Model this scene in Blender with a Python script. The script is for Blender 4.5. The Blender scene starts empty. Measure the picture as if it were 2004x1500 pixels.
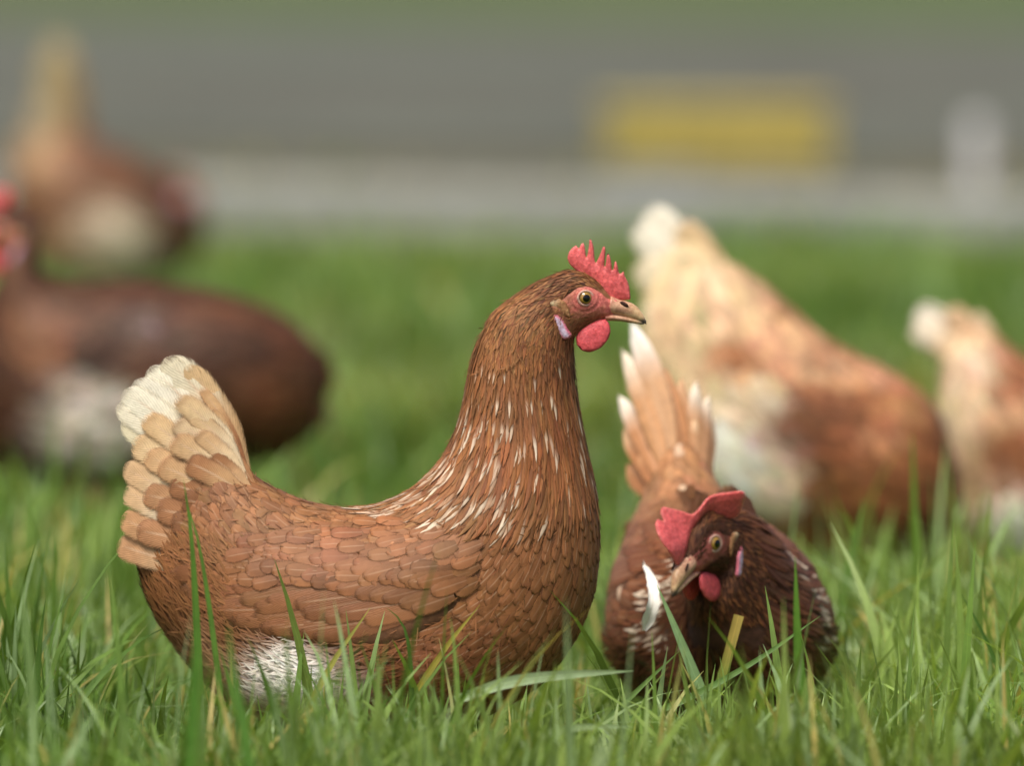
import bpy, bmesh, math, random
import numpy as np
from mathutils import Vector, Matrix
from mathutils.bvhtree import BVHTree
from mathutils.geometry import delaunay_2d_cdt

rng = np.random.default_rng(7)
random.seed(7)
S = bpy.context.scene
COL = S.collection

# ------------------------------------------------------------------ camera, sky, sun, exposure
K = 0.00042                 # metres per photograph pixel at the main hen's distance
D = 8.0                     # metres from the camera to the main hen
F = D / K                   # focal length in photograph pixels
PX0, PY0 = 1002.0, 750.0
PITCH = math.atan((PY0 + 528.0) / F)
HC = D * math.tan(PITCH + math.atan((1560.0 - PY0) / F))
APERTURE = 0.094

cam_d = bpy.data.cameras.new('camera')
cam = bpy.data.objects.new('camera', cam_d)
COL.objects.link(cam)
cam.location = (0, -D, HC)
cam.rotation_euler = (math.pi / 2 - PITCH, 0, 0)
cam_d.sensor_width = 36.0
cam_d.lens = 36.0 * F / 2004.0
cam_d.clip_start = 0.1
cam_d.clip_end = 2000
cam_d.dof.use_dof = True
cam_d.dof.focus_distance = (D - 0.05) / math.cos(PITCH) - 0.02
cam_d.dof.aperture_fstop = cam_d.lens / 1000.0 / APERTURE
S.camera = cam

SUN_EL, SUN_AZ = 62.0, 205.0     # azimuth measured clockwise from +Y (away from the camera)
w = bpy.data.worlds.new('World')
S.world = w
w.use_nodes = True
nt = w.node_tree
bg = nt.nodes['Background']
sky = nt.nodes.new('ShaderNodeTexSky')
sky.sky_type = 'NISHITA'
sky.sun_disc = False
sky.sun_elevation = math.radians(SUN_EL)
sky.sun_rotation = math.radians(SUN_AZ)
sky.air_density = 0.45
sky.dust_density = 4.0
sky.ozone_density = 0.2
nt.links.new(sky.outputs[0], bg.inputs[0])
bg.inputs[1].default_value = 0.065

sun_d = bpy.data.lights.new('sun', 'SUN')
sun = bpy.data.objects.new('sun', sun_d)
COL.objects.link(sun)
sun_d.energy = 1.5
sun_d.angle = math.radians(26)
sun_d.color = (1.0, 0.95, 0.86)
el, az = math.radians(SUN_EL), math.radians(SUN_AZ)
sdir = Vector((math.sin(az) * math.cos(el), math.cos(az) * math.cos(el), math.sin(el)))
sun.rotation_euler = sdir.to_track_quat('Z', 'Y').to_euler()
sun.location = (-3, -6, 8)

S.view_settings.view_transform = 'Standard'
S.view_settings.look = 'None'
S.view_settings.gamma = 1.0
S.view_settings.use_curve_mapping = False
S.view_settings.exposure = 1.22
S.cycles.use_denoising = True
S.cycles.max_bounces = 8
S.cycles.transmission_bounces = 4
S.cycles.transparent_max_bounces = 16
S.cycles.use_adaptive_sampling = False


# ------------------------------------------------------------------ helpers
def at(px, py, Y):
    """world point on the vertical plane y = Y seen at photograph pixel (px, py)"""
    d = Vector(((px - PX0) / F, 1.0, -(py - PY0) / F))
    c, s = math.cos(PITCH), math.sin(PITCH)
    dw = Vector((d.x, c * d.y + s * d.z, -s * d.y + c * d.z))
    t = (Y + D) / dw.y
    return Vector((dw.x * t, Y, HC + dw.z * t))


def s2l(c):
    c = np.asarray(c, dtype=float) / 255.0
    return np.where(c <= 0.04045, c / 12.92, ((c + 0.055) / 1.055) ** 2.4)


def smooth(x, a, b):
    t = np.clip((np.asarray(x, dtype=float) - a) / (b - a), 0, 1)
    return t * t * (3 - 2 * t)


def pnoise(P, scale, seed=0):
    """cheap smooth noise about 0, roughly within -1..1"""
    r = np.random.default_rng(seed)
    P = np.asarray(P, dtype=float)
    out = np.zeros(P.shape[:-1])
    for i in range(6):
        d = r.normal(size=3)
        d /= np.linalg.norm(d)
        out += np.sin(P @ (d * scale * (0.7 + 0.25 * i)) + r.uniform(0, 6.28))
    return out / 3.0


def new_mesh(name, V, Fc, mat=None, parent=None, attrs=None, smooth_sh=True):
    me = bpy.data.meshes.new(name)
    V = np.asarray(V, dtype=np.float32).reshape(-1, 3)
    if isinstance(Fc, np.ndarray):
        n, k = Fc.shape
        me.vertices.add(len(V))
        me.vertices.foreach_set('co', V.ravel())
        me.loops.add(n * k)
        me.loops.foreach_set('vertex_index', Fc.astype(np.int32).ravel())
        me.polygons.add(n)
        me.polygons.foreach_set('loop_start', np.arange(0, n * k, k, dtype=np.int32))
        me.update(calc_edges=True)
    else:
        me.from_pydata(V.tolist(), [], Fc)
    if smooth_sh:
        me.polygons.foreach_set('use_smooth', np.ones(len(me.polygons), dtype=bool))
    if attrs:
        for an, (tp, data) in attrs.items():
            a = me.attributes.new(an, tp, 'POINT')
            fld = 'color' if tp == 'FLOAT_COLOR' else 'vector'
            a.data.foreach_set(fld, np.asarray(data, dtype=np.float32).ravel())
    if mat:
        me.materials.append(mat)
    ob = bpy.data.objects.new(name, me)
    COL.objects.link(ob)
    if parent:
        ob.parent = parent
    me.update()
    return ob


def tag(o, label=None, cat=None, group=None, kind=None):
    if label:
        o['label'] = label
    if cat:
        o['category'] = cat
    if group:
        o['group'] = group
    if kind:
        o['kind'] = kind
    return o


def empty(name, loc, rz=0.0):
    o = bpy.data.objects.new(name, None)
    COL.objects.link(o)
    o.location = loc
    o.rotation_euler = (0, 0, rz)
    o.empty_display_size = 0.05
    return o


# ------------------------------------------------------------------ materials
def mat_new(name):
    m = bpy.data.materials.new(name)
    m.use_nodes = True
    t = m.node_tree
    return m, t, t.nodes, t.links, t.nodes['Principled BSDF']


def mathn(t, op, a, b=None, c=None, clamp=False):
    n = t.nodes.new('ShaderNodeMath')
    n.operation = op
    n.use_clamp = clamp
    for i, x in enumerate((a, b, c)):
        if x is None:
            continue
        if isinstance(x, (int, float)):
            n.inputs[i].default_value = x
        else:
            t.links.new(x, n.inputs[i])
    return n.outputs[0]


def mixc(t, fac, a, b, mode='MIX'):
    n = t.nodes.new('ShaderNodeMix')
    n.data_type = 'RGBA'
    n.blend_type = mode
    for sock, x in ((n.inputs[0], fac), (n.inputs[6], a), (n.inputs[7], b)):
        if isinstance(x, (int, float)):
            sock.default_value = x
        elif isinstance(x, (tuple, list)):
            sock.default_value = (*x[:3], 1)
        else:
            t.links.new(x, sock)
    return n.outputs[2]


def noise(t, scale, detail=3.0, vec=None, rough=0.55):
    n = t.nodes.new('ShaderNodeTexNoise')
    n.inputs['Scale'].default_value = scale
    n.inputs['Detail'].default_value = detail
    n.inputs['Roughness'].default_value = rough
    if vec is not None:
        t.links.new(vec, n.inputs['Vector'])
    return n.outputs['Fac']


def mrange(t, x, a, b, c=0.0, d=1.0):
    n = t.nodes.new('ShaderNodeMapRange')
    n.interpolation_type = 'SMOOTHSTEP'
    t.links.new(x, n.inputs[0])
    for i, v in enumerate((a, b, c, d)):
        n.inputs[i + 1].default_value = v
    return n.outputs[0]


def bumpn(t, h, strength, dist, bsdf):
    n = t.nodes.new('ShaderNodeBump')
    n.inputs['Strength'].default_value = strength
    n.inputs['Distance'].default_value = dist
    t.links.new(h, n.inputs['Height'])
    t.links.new(n.outputs[0], bsdf.inputs['Normal'])


def objco(t):
    return t.nodes.new('ShaderNodeTexCoord').outputs['Object']


def attr(t, name):
    n = t.nodes.new('ShaderNodeAttribute')
    n.attribute_name = name
    return n


def make_feather_mat():
    m, t, N, L, b = mat_new('feather')
    col = attr(t, 'Col')
    fuv = attr(t, 'fuv')
    sp = N.new('ShaderNodeSeparateXYZ')
    L.new(fuv.outputs['Vector'], sp.inputs[0])
    ax = mathn(t, 'ABSOLUTE', sp.outputs[0])
    y, sd = sp.outputs[1], sp.outputs[2]
    # barbs slanting from the shaft, broken up with noise
    nz = noise(t, 420.0, 2.0, objco(t))
    ph = mathn(t, 'ADD', mathn(t, 'MULTIPLY', y, 120.0), mathn(t, 'MULTIPLY', ax, -42.0))
    ph = mathn(t, 'ADD', ph, mathn(t, 'MULTIPLY', nz, 5.0))
    ph = mathn(t, 'ADD', ph, mathn(t, 'MULTIPLY', sd, 40.0))
    barb = mathn(t, 'SINE', ph)
    val = mathn(t, 'ADD', 0.98, mathn(t, 'MULTIPLY', barb, 0.07))
    nz2 = noise(t, 130.0, 4.0, objco(t))
    val = mathn(t, 'MULTIPLY', val, mrange(t, nz2, 0.25, 0.75, 0.90, 1.09))
    edge = mrange(t, ax, 0.72, 0.98, 1.0, 0.86)
    val = mathn(t, 'MULTIPLY', val, edge)
    g = N.new('ShaderNodeCombineXYZ')
    for i in range(3):
        L.new(val, g.inputs[i])
    c = mixc(t, 1.0, col.outputs['Color'], g.outputs[0], 'MULTIPLY')
    shaft = mathn(t, 'MULTIPLY', mrange(t, ax, 0.03, 0.13, 1.0, 0.0), mrange(t, y, 0.72, 0.97, 1.0, 0.0))
    shaft = mathn(t, 'MULTIPLY', shaft, col.outputs['Alpha'])
    light = mixc(t, 0.55, c, (0.62, 0.42, 0.27))
    c = mixc(t, shaft, c, light)
    L.new(c, b.inputs['Base Color'])
    # ragged vane: barbs end unevenly along the edge and at the tip
    cv = N.new('ShaderNodeCombineXYZ')
    L.new(mathn(t, 'ADD', mathn(t, 'MULTIPLY', y, 34.0), mathn(t, 'MULTIPLY', ax, -9.0)), cv.inputs[0])
    L.new(mathn(t, 'MULTIPLY', sd, 371.0), cv.inputs[1])
    L.new(mathn(t, 'SIGN', sp.outputs[0]), cv.inputs[2])
    rn = noise(t, 1.0, 3.0, cv.outputs[0], 0.7)
    tipd = mrange(t, y, 0.80, 1.0, 0.0, 0.93)
    rim_ = mathn(t, 'MAXIMUM', ax, tipd)
    lim = mathn(t, 'ADD', 0.58, mathn(t, 'MULTIPLY', rn, 0.58))
    al = mathn(t, 'SUBTRACT', lim, rim_)
    al = mrange(t, al, -0.16, 0.20)
    L.new(al, b.inputs['Alpha'])
    b.inputs['Roughness'].default_value = 0.5
    b.inputs['Specular IOR Level'].default_value = 0.22
    h = mathn(t, 'ADD', mathn(t, 'MULTIPLY', barb, 0.5), mathn(t, 'MULTIPLY', nz, 0.5))
    bumpn(t, h, 0.22, 0.0005, b)
    return m


def make_under_mat():
    m, t, N, L, b = mat_new('under_plumage')
    col = attr(t, 'Col')
    nz = noise(t, 160.0, 4.0, objco(t))
    v = mrange(t, nz, 0.3, 0.7, 0.75, 1.1)
    g = N.new('ShaderNodeCombineXYZ')
    for i in range(3):
        L.new(v, g.inputs[i])
    L.new(mixc(t, 1.0, col.outputs['Color'], g.outputs[0], 'MULTIPLY'), b.inputs['Base Color'])
    b.inputs['Roughness'].default_value = 0.9
    bumpn(t, nz, 0.5, 0.002, b)
    return m


def make_skin_mat(name, c1, c2, scale=260.0, rough=0.5, use_attr=False, sss=0.15, bump=0.45):
    m, t, N, L, b = mat_new(name)
    nz = noise(t, scale, 4.0, objco(t), 0.65)
    nz2 = noise(t, scale * 4.5, 2.0, objco(t), 0.6)
    base = mixc(t, mrange(t, nz, 0.3, 0.7), tuple(s2l(c1)), tuple(s2l(c2)))
    if use_attr:
        col = attr(t, 'Col')
        g = mixc(t, mrange(t, nz, 0.3, 0.7), (0.74, 0.62, 0.62), (1.20, 1.28, 1.26))
        base = mixc(t, 1.0, col.outputs['Color'], g, 'MULTIPLY')
    L.new(base, b.inputs['Base Color'])
    b.inputs['Roughness'].default_value = rough
    b.inputs['Specular IOR Level'].default_value = 0.35
    b.inputs['Subsurface Weight'].default_value = sss
    b.inputs['Subsurface Radius'].default_value = (0.004, 0.0012, 0.0008)
    b.inputs['Subsurface Scale'].default_value = 1.0
    nz3 = noise(t, scale * 0.35, 3.0, objco(t), 0.6)
    h = mathn(t, 'ADD', mathn(t, 'ADD', nz, mathn(t, 'MULTIPLY', nz3, 1.6)), mathn(t, 'MULTIPLY', nz2, 0.35))
    bumpn(t, h, bump, 0.0008, b)
    return m


def make_plain(name, c, rough=0.5, spec=0.5, nscale=60.0, amp=0.15, metallic=0.0, bump=0.0):
    m, t, N, L, b = mat_new(name)
    c = s2l(c)
    nz = noise(t, nscale, 4.0, objco(t))
    L.new(mixc(t, mrange(t, nz, 0.3, 0.7), tuple(c * (1 - amp)), tuple(np.minimum(c * (1 + amp), 1))), b.inputs['Base Color'])
    b.inputs['Roughness'].default_value = rough
    b.inputs['Specular IOR Level'].default_value = spec
    b.inputs['Metallic'].default_value = metallic
    if bump:
        bumpn(t, nz, bump, 0.002, b)
    return m


def make_grass_mat():
    m, t, N, L, b = mat_new('grass_blade')
    col = attr(t, 'Col')
    fuv = attr(t, 'fuv')
    sp = N.new('ShaderNodeSeparateXYZ')
    L.new(fuv.outputs['Vector'], sp.inputs[0])
    ax = mathn(t, 'ABSOLUTE', sp.outputs[0])
    # fine lengthwise veins and a paler midrib
    vein = mathn(t, 'SINE', mathn(t, 'MULTIPLY', sp.outputs[0], 26.0))
    v = mathn(t, 'ADD', 1.0, mathn(t, 'MULTIPLY', vein, 0.06))
    v = mathn(t, 'MULTIPLY', v, mrange(t, ax, 0.04, 0.14, 1.22, 1.0))
    nz = noise(t, 45.0, 3.0, objco(t))
    v = mathn(t, 'MULTIPLY', v, mrange(t, nz, 0.25, 0.75, 0.85, 1.15))
    g = N.new('ShaderNodeCombineXYZ')
    for i in range(3):
        L.new(v, g.inputs[i])
    c = mixc(t, 1.0, col.outputs['Color'], g.outputs[0], 'MULTIPLY')
    L.new(c, b.inputs['Base Color'])
    b.inputs['Roughness'].default_value = 0.42
    b.inputs['Specular IOR Level'].default_value = 0.4
    tr = N.new('ShaderNodeBsdfTranslucent')
    L.new(mixc(t, 1.0, c, (1.25, 1.15, 0.55), 'MULTIPLY'), tr.inputs[0])
    mx = N.new('ShaderNodeMixShader')
    mx.inputs[0].default_value = 0.42
    L.new(b.outputs[0], mx.inputs[1])
    L.new(tr.outputs[0], mx.inputs[2])
    L.new(mx.outputs[0], N['Material Output'].inputs[0])
    return m


def make_ground_mat():
    m, t, N, L, b = mat_new('pasture_ground')
    co = objco(t)
    n1 = noise(t, 0.8, 4.0, co)
    n2 = noise(t, 14.0, 5.0, co)
    c = mixc(t, mrange(t, n2, 0.35, 0.65), (0.035, 0.055, 0.014), (0.10, 0.15, 0.04))
    c = mixc(t, mrange(t, n1, 0.45, 0.7, 0.0, 0.5), c, (0.12, 0.13, 0.05))
    L.new(c, b.inputs['Base Color'])
    b.inputs['Roughness'].default_value = 0.95
    bumpn(t, n2, 0.8, 0.02, b)
    return m


def make_road_mat():
    m, t, N, L, b = mat_new('worn_asphalt')
    co = objco(t)
    n1 = noise(t, 2.2, 3.0, co)
    n2 = noise(t, 70.0, 4.0, co)
    n3 = noise(t, 0.45, 2.0, co)
    c = mixc(t, mrange(t, n1, 0.35, 0.65), (0.066, 0.074, 0.054), (0.112, 0.124, 0.092))
    c = mixc(t, mrange(t, n3, 0.45, 0.62, 0.0, 0.55), c, (0.075, 0.062, 0.045))
    c = mixc(t, mrange(t, n2, 0.3, 0.7, 0.0, 0.35), c, (0.14, 0.148, 0.112))
    L.new(c, b.inputs['Base Color'])
    b.inputs['Roughness'].default_value = 0.85
    bumpn(t, n2, 0.6, 0.01, b)
    return m


M_FEATHER = make_feather_mat()
M_UNDER = make_under_mat()
M_COMB = make_skin_mat('comb_skin', (205, 70, 72), (226, 104, 98), 330, 0.42, use_attr=True, sss=0.3, bump=0.8)
M_FACE = make_skin_mat('face_skin', (180, 70, 70), (200, 110, 100), 420, 0.55, use_attr=True, sss=0.1, bump=1.0)
M_BEAK = make_skin_mat('beak_horn', (190, 150, 120), (200, 165, 140), 200, 0.35, use_attr=True, sss=0.05, bump=0.2)
M_PUPIL = make_plain('pupil', (8, 7, 7), 0.08, 0.6, amp=0.05)
M_LID = make_skin_mat('eyelid', (196, 146, 130), (206, 176, 156), 500, 0.5, sss=0.1)
M_LEG = make_skin_mat('leg_scales', (196, 158, 96), (172, 132, 80), 350, 0.5, sss=0.05, bump=0.8)
M_NOSTRIL = make_plain('nostril', (62, 40, 34), 0.7, 0.2)
M_GRASS = make_grass_mat()
M_GROUND = make_ground_mat()
M_ROAD = make_road_mat()


def make_eye_mat():
    m, t, N, L, b = mat_new('iris')
    col = attr(t, 'Col')
    nz = noise(t, 900.0, 3.0, objco(t))
    L.new(mixc(t, mrange(t, nz, 0.3, 0.7, 0.0, 0.35), col.outputs['Color'], (0.12, 0.07, 0.01)), b.inputs['Base Color'])
    b.inputs['Roughness'].default_value = 0.06
    b.inputs['Coat Weight'].default_value = 0.6
    b.inputs['Coat Roughness'].default_value = 0.02
    return m


M_IRIS = make_eye_mat()


# ------------------------------------------------------------------ lofted surfaces
class Surf:
    """a parametric sheet P(u, v) with normals; u runs from tail to head, feathers point to -u"""

    def __init__(self, P, N=None, periodic=True, center=None):
        self.P = P
        self.nu, self.nv = P.shape[:2]
        self.periodic = periodic
        du = np.gradient(P, axis=0) * (self.nu - 1)
        if periodic:
            dv = (np.roll(P, -1, 1) - np.roll(P, 1, 1)) * 0.5 * self.nv
        else:
            dv = np.gradient(P, axis=1) * (self.nv - 1)
        N = np.cross(du, dv)
        N /= np.linalg.norm(N, axis=-1, keepdims=True) + 1e-12
        if center is not None:
            sgn = np.sign((N * (P - center)).sum(-1).mean())
            N = N * sgn
        self.N, self.du, self.dv = N, du, dv
        self.lu = np.linalg.norm(du, axis=-1)
        self.lv = np.linalg.norm(dv, axis=-1)

    def ev(self, A, u, v):
        uu = np.clip(u, 0, 1) * (self.nu - 1)
        i0 = np.clip(np.floor(uu).astype(int), 0, self.nu - 2)
        fu = uu - i0
        if self.periodic:
            vv = np.mod(v, 1.0) * self.nv
            j0 = np.floor(vv).astype(int)
            fv = vv - j0
            j0 = np.mod(j0, self.nv)
            j1 = np.mod(j0 + 1, self.nv)
        else:
            vv = np.clip(v, 0, 1) * (self.nv - 1)
            j0 = np.clip(np.floor(vv).astype(int), 0, self.nv - 2)
            fv = vv - j0
            j1 = j0 + 1
        if A.ndim == 3:
            fu = fu[..., None]
            fv = fv[..., None]
        return ((A[i0, j0] * (1 - fv) + A[i0, j1] * fv) * (1 - fu)
                + (A[i0 + 1, j0] * (1 - fv) + A[i0 + 1, j1] * fv) * fu)

    def pos(self, u, v):
        p = self.ev(self.P, u, v)
        ex = u - np.clip(u, 0, 1)
        d = self.ev(self.du, u, v)
        p = p + d * ex[..., None]
        if not self.periodic:
            ey = v - np.clip(v, 0, 1)
            p = p + self.ev(self.dv, u, v) * ey[..., None]
        return p


def catmull(A, n):
    """resample rows of A (m, k) to n rows along a chord-length Catmull-Rom spline"""
    A = np.asarray(A, dtype=float)
    m = len(A)
    E = np.vstack([2 * A[0] - A[1], A, 2 * A[-1] - A[-2]])
    d = np.linalg.norm(np.diff(A[:, :4], axis=0), axis=1) + 1e-6
    cum = np.concatenate([[0], np.cumsum(d)])
    t = np.linspace(0, cum[-1], n)
    i = np.clip(np.searchsorted(cum, t, side='right') - 1, 0, m - 2)
    f = ((t - cum[i]) / d[i])[:, None]
    p0, p1, p2, p3 = E[i], E[i + 1], E[i + 2], E[i + 3]
    return 0.5 * (2 * p1 + (p2 - p0) * f + (2 * p0 - 5 * p1 + 4 * p2 - p3) * f ** 2 + (3 * p1 - p0 - 3 * p2 + p3) * f ** 3)


def loft(rings, nu=220, nv=96, inset=0.0, p=0.92):
    """rings: rows (top x, top y, bottom x, bottom y, half width) in photo pixels -> grid of (x, lateral, y) pixels"""
    R = catmull(rings, nu)
    T, B, W = R[:, 0:2], R[:, 2:4], np.maximum(R[:, 4] - inset, 2.0)
    C = (T + B) / 2
    A = (T - B) / 2
    la = np.linalg.norm(A, axis=1, keepdims=True)
    A = A * np.maximum(la - inset, 1.0) / la
    th = np.linspace(0, 2 * math.pi, nv, endpoint=False)
    cs, sn = np.cos(th), np.sin(th)
    sy = np.sign(sn) * np.abs(sn) ** p
    XY = C[:, None, :] + A[:, None, :] * cs[None, :, None]
    Yl = W[:, None] * sy[None, :]
    return np.stack([XY[..., 0], Yl, XY[..., 1]], -1)


def grid_faces(nu, nv, periodic):
    i = np.arange(nu - 1)[:, None]
    j = np.arange(nv if periodic else nv - 1)[None, :]
    j1 = (j + 1) % nv if periodic else j + 1
    a = i * nv + j
    b_ = i * nv + j1
    c = (i + 1) * nv + j1
    d = (i + 1) * nv + j
    return np.stack([a, b_, c, d], -1).reshape(-1, 4)


# ------------------------------------------------------------------ feathers
def prof(s, kind):
    if kind == 'round':
        base = 0.55 + 0.45 * smooth(s, 0, 0.45)
        tip = np.sqrt(np.clip(1 - np.clip((s - 0.62) / 0.38, 0, 1) ** 2.3, 0.004, 1))
    elif kind == 'point':
        base = 0.5 + 0.5 * smooth(s, 0, 0.35)
        tip = np.clip(1 - np.clip((s - 0.35) / 0.65, 0, 1) ** 1.7, 0.03, 1)
    elif kind == 'spear':
        base = 0.45 + 0.55 * smooth(s, 0, 0.5)
        tip = np.clip(1 - np.clip((s - 0.62) / 0.38, 0, 1) ** 2.0, 0.03, 1)
    else:                        # long flight or tail feather
        base = 0.5 + 0.5 * smooth(s, 0, 0.4)
        tip = np.sqrt(np.clip(1 - np.clip((s - 0.80) / 0.20, 0, 1) ** 2.4, 0.004, 1))
    return base * tip


class FeatherSet:
    """collects feathers of one grid size; each feather is (ns, nw) vertices"""

    def __init__(self, ns, nw):
        self.ns, self.nw = ns, nw
        self.V, self.C, self.U = [], [], []
        self.size = []

    def add(self, V, C, U, size):
        self.V.append(V)
        self.C.append(C)
        self.U.append(U)
        self.size.append(size)

    def arrays(self):
        return (np.concatenate(self.V), np.concatenate(self.C), np.concatenate(self.U), np.concatenate(self.size))


def lay(surf, u0, v0, phi, L, W, lift0, tilt, camber, kind, ns, nw, curl=0.0):
    """lay n feathers on a surface; returns vertices (n, ns, nw, 3) and s, w parameter grids"""
    n = len(u0)
    s = 1 - (1 - np.linspace(0, 1, ns)) ** 1.7
    wv = np.linspace(-1, 1, nw)
    pf = prof(s, kind)
    u, v = u0.copy(), v0.copy()
    V = np.zeros((n, ns, nw, 3))
    ph = phi.copy()
    for i in range(ns):
        lu = np.maximum(surf.ev(surf.lu, u, v), 1e-4)
        lv = np.maximum(surf.ev(surf.lv, u, v), 1e-4)
        for j in range(nw):
            off = wv[j] * W * 0.5 * pf[i]
            du = off * np.sin(ph) / lu
            dv = off * np.cos(ph) / lv
            uu, vv = u + du, v + dv
            nrm = surf.ev(surf.N, uu, vv)
            h = lift0 + tilt * L * s[i] ** 1.2 - camber * W * (wv[j] ** 2) * (0.4 + 0.6 * s[i]) + curl * L * max(s[i] - 0.6, 0) ** 2
            V[:, i, j] = surf.pos(uu, vv) + nrm * h[:, None]
        if i < ns - 1:
            st = L * (s[i + 1] - s[i])
            u = u - np.cos(ph) * st / lu
            v = v + np.sin(ph) * st / lv
    return V, s, wv


def fuv(n, s, wv):
    U = np.zeros((n, len(s), len(wv), 3))
    U[..., 0] = wv[None, None, :]
    U[..., 1] = s[None, :, None]
    U[..., 2] = rng.random(n)[:, None, None]
    return U


def feather_faces(n, ns, nw):
    f = grid_faces(ns, nw, False)
    return (f[None] + (np.arange(n) * ns * nw)[:, None, None]).reshape(-1, 4)


def poisson(surf, radius, mask, aniso=1.35, seed=0, over=14):
    """dart throwing on the surface; mask(P) -> bool; radius in metres"""
    r = np.random.default_rng(seed)
    area = surf.lu * surf.lv
    cell = area / (area.shape[0] * area.shape[1])
    tot = cell.sum()
    ncand = int(over * tot / (radius * radius * aniso))
    pr = (cell / tot).ravel()
    idx = r.choice(len(pr), size=ncand, p=pr)
    u = (idx // surf.nv + r.random(ncand)) / max(surf.nu - 1, 1)
    v = (idx % surf.nv + r.random(ncand)) / (surf.nv if surf.periodic else surf.nv - 1)
    u, v = np.clip(u, 0, 1), v if surf.periodic else np.clip(v, 0, 1)
    P = surf.pos(u, v)
    T = surf.ev(surf.du, u, v)
    T /= np.linalg.norm(T, axis=-1, keepdims=True) + 1e-9
    ok = mask(P, u)
    u, v, P, T = u[ok], v[ok], P[ok], T[ok]
    cs = radius * aniso
    cellid = np.floor(P / cs).astype(int)
    grid = {}
    keep = []
    k2 = 1 - 1 / aniso ** 2
    r2 = radius * radius
    Pl, Tl, Cl = P.tolist(), T.tolist(), cellid.tolist()
    for i in range(len(Pl)):
        x, y, z = Pl[i]
        tx, ty, tz = Tl[i]
        a, b_, c = Cl[i]
        good = True
        for da in (-1, 0, 1):
            for db in (-1, 0, 1):
                for dc in (-1, 0, 1):
                    g = grid.get((a + da, b_ + db, c + dc))
                    if g:
                        for (qx, qy, qz) in g:
                            dx, dy, dz = x - qx, y - qy, z - qz
                            d2 = dx * dx + dy * dy + dz * dz
                            if d2 < r2 * 1.9:
                                dt = dx * tx + dy * ty + dz * tz
                                if d2 - k2 * dt * dt < r2:
                                    good = False
                                    break
                        if not good:
                            break
                if not good:
                    break
            if not good:
                break
        if good:
            grid.setdefault((a, b_, c), []).append((x, y, z))
            keep.append(i)
    return u[keep], v[keep], P[keep]


# ------------------------------------------------------------------ inflated outlines (comb, wattle, lobes)
def resample_closed(pts, step):
    out = []
    n = len(pts)
    P = np.asarray(pts, dtype=float)
    for i in range(n):
        p0, p1, p2, p3 = P[(i - 1) % n], P[i], P[(i + 1) % n], P[(i + 2) % n]
        m = max(1, int(np.linalg.norm(p2 - p1) / step))
        for k in range(m):
            f = k / m
            q = 0.5 * (2 * p1 + (p2 - p0) * f + (2 * p0 - 5 * p1 + 4 * p2 - p3) * f * f + (3 * p1 - p0 - 3 * p2 + p3) * f ** 3)
            lin = p1 * (1 - f) + p2 * f
            out.append(0.6 * q + 0.4 * lin)
    return np.array(out)


def in_poly(X, Y, poly):
    X, Y = np.asarray(X), np.asarray(Y)
    res = np.zeros(X.shape, dtype=bool)
    n = len(poly)
    for i in range(n):
        x0, y0 = poly[i]
        x1, y1 = poly[(i + 1) % n]
        c = ((y0 > Y) != (y1 > Y)) & (X < (x1 - x0) * (Y - y0) / (y1 - y0 + 1e-12) + x0)
        res ^= c
    return res


def edge_dist(Q, poly):
    d = np.full(len(Q), 1e9)
    n = len(poly)
    for i in range(n):
        a, b_ = np.asarray(poly[i]), np.asarray(poly[(i + 1) % n])
        ab = b_ - a
        t = np.clip(((Q - a) @ ab) / (ab @ ab + 1e-12), 0, 1)
        d = np.minimum(d, np.linalg.norm(Q - (a + t[:, None] * ab), axis=1))
    return d


def fill_outline(pts, step):
    """triangulated 2-D fill; returns points (n, 2), triangles, distance from the outline, boundary count"""
    B = resample_closed(pts, step)
    x0, y0 = B.min(0)
    x1, y1 = B.max(0)
    gx, gy = np.meshgrid(np.arange(x0, x1, step), np.arange(y0, y1, step * 0.87))
    gx[1::2] += step * 0.5
    Q = np.stack([gx.ravel(), gy.ravel()], -1)
    Q = Q[in_poly(Q[:, 0], Q[:, 1], B)]
    dq = edge_dist(Q, B)
    Q = Q[dq > step * 0.55]
    allp = [Vector(p) for p in np.vstack([B, Q]).tolist()]
    nb = len(B)
    ov, oe, of, *_ = delaunay_2d_cdt(allp, [(i, (i + 1) % nb) for i in range(nb)], [], 0, 1e-5)
    P2 = np.array([[q.x, q.y] for q in ov])
    cen = np.array([P2[list(f)].mean(0) for f in of])
    keep = in_poly(cen[:, 0], cen[:, 1], B)
    tris = [list(f) for f, k in zip(of, keep) if k and len(f) == 3]
    d = edge_dist(P2, B)
    return P2, tris, d


# ------------------------------------------------------------------ the hen's head, traced in enlarged pixels
def Z(pts):
    return [(880 + x * 0.2267, 420 + y * 0.2267) for x, y in pts]


COMB = Z([(1090, 445), (1045, 402), (1024, 350), (1035, 300), (1065, 258), (1100, 238), (1122, 264), (1140, 228),
          (1157, 213), (1172, 235), (1180, 290), (1188, 342), (1200, 300), (1211, 230), (1213, 190), (1222, 178),
          (1235, 200), (1250, 250), (1256, 310), (1262, 372), (1270, 390), (1290, 350), (1318, 285), (1330, 248),
          (1342, 241), (1353, 265), (1350, 330), (1343, 412), (1350, 422), (1361, 350), (1368, 308), (1378, 303),
          (1395, 340), (1406, 400), (1410, 452), (1420, 442), (1428, 400), (1434, 376), (1446, 376), (1460, 420),
          (1468, 468), (1478, 487), (1495, 472), (1510, 460), (1520, 500), (1545, 550), (1560, 600), (1566, 650),
          (1568, 702), (1500, 712), (1430, 705), (1380, 690), (1335, 640), (1280, 575), (1210, 520), (1140, 490)])
WATTLE = Z([(1350, 875), (1385, 915), (1397, 980), (1372, 1050), (1310, 1120), (1220, 1157), (1150, 1142), (1105, 1092),
            (1098, 1030), (1130, 975), (1200, 925), (1280, 885)])
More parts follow.
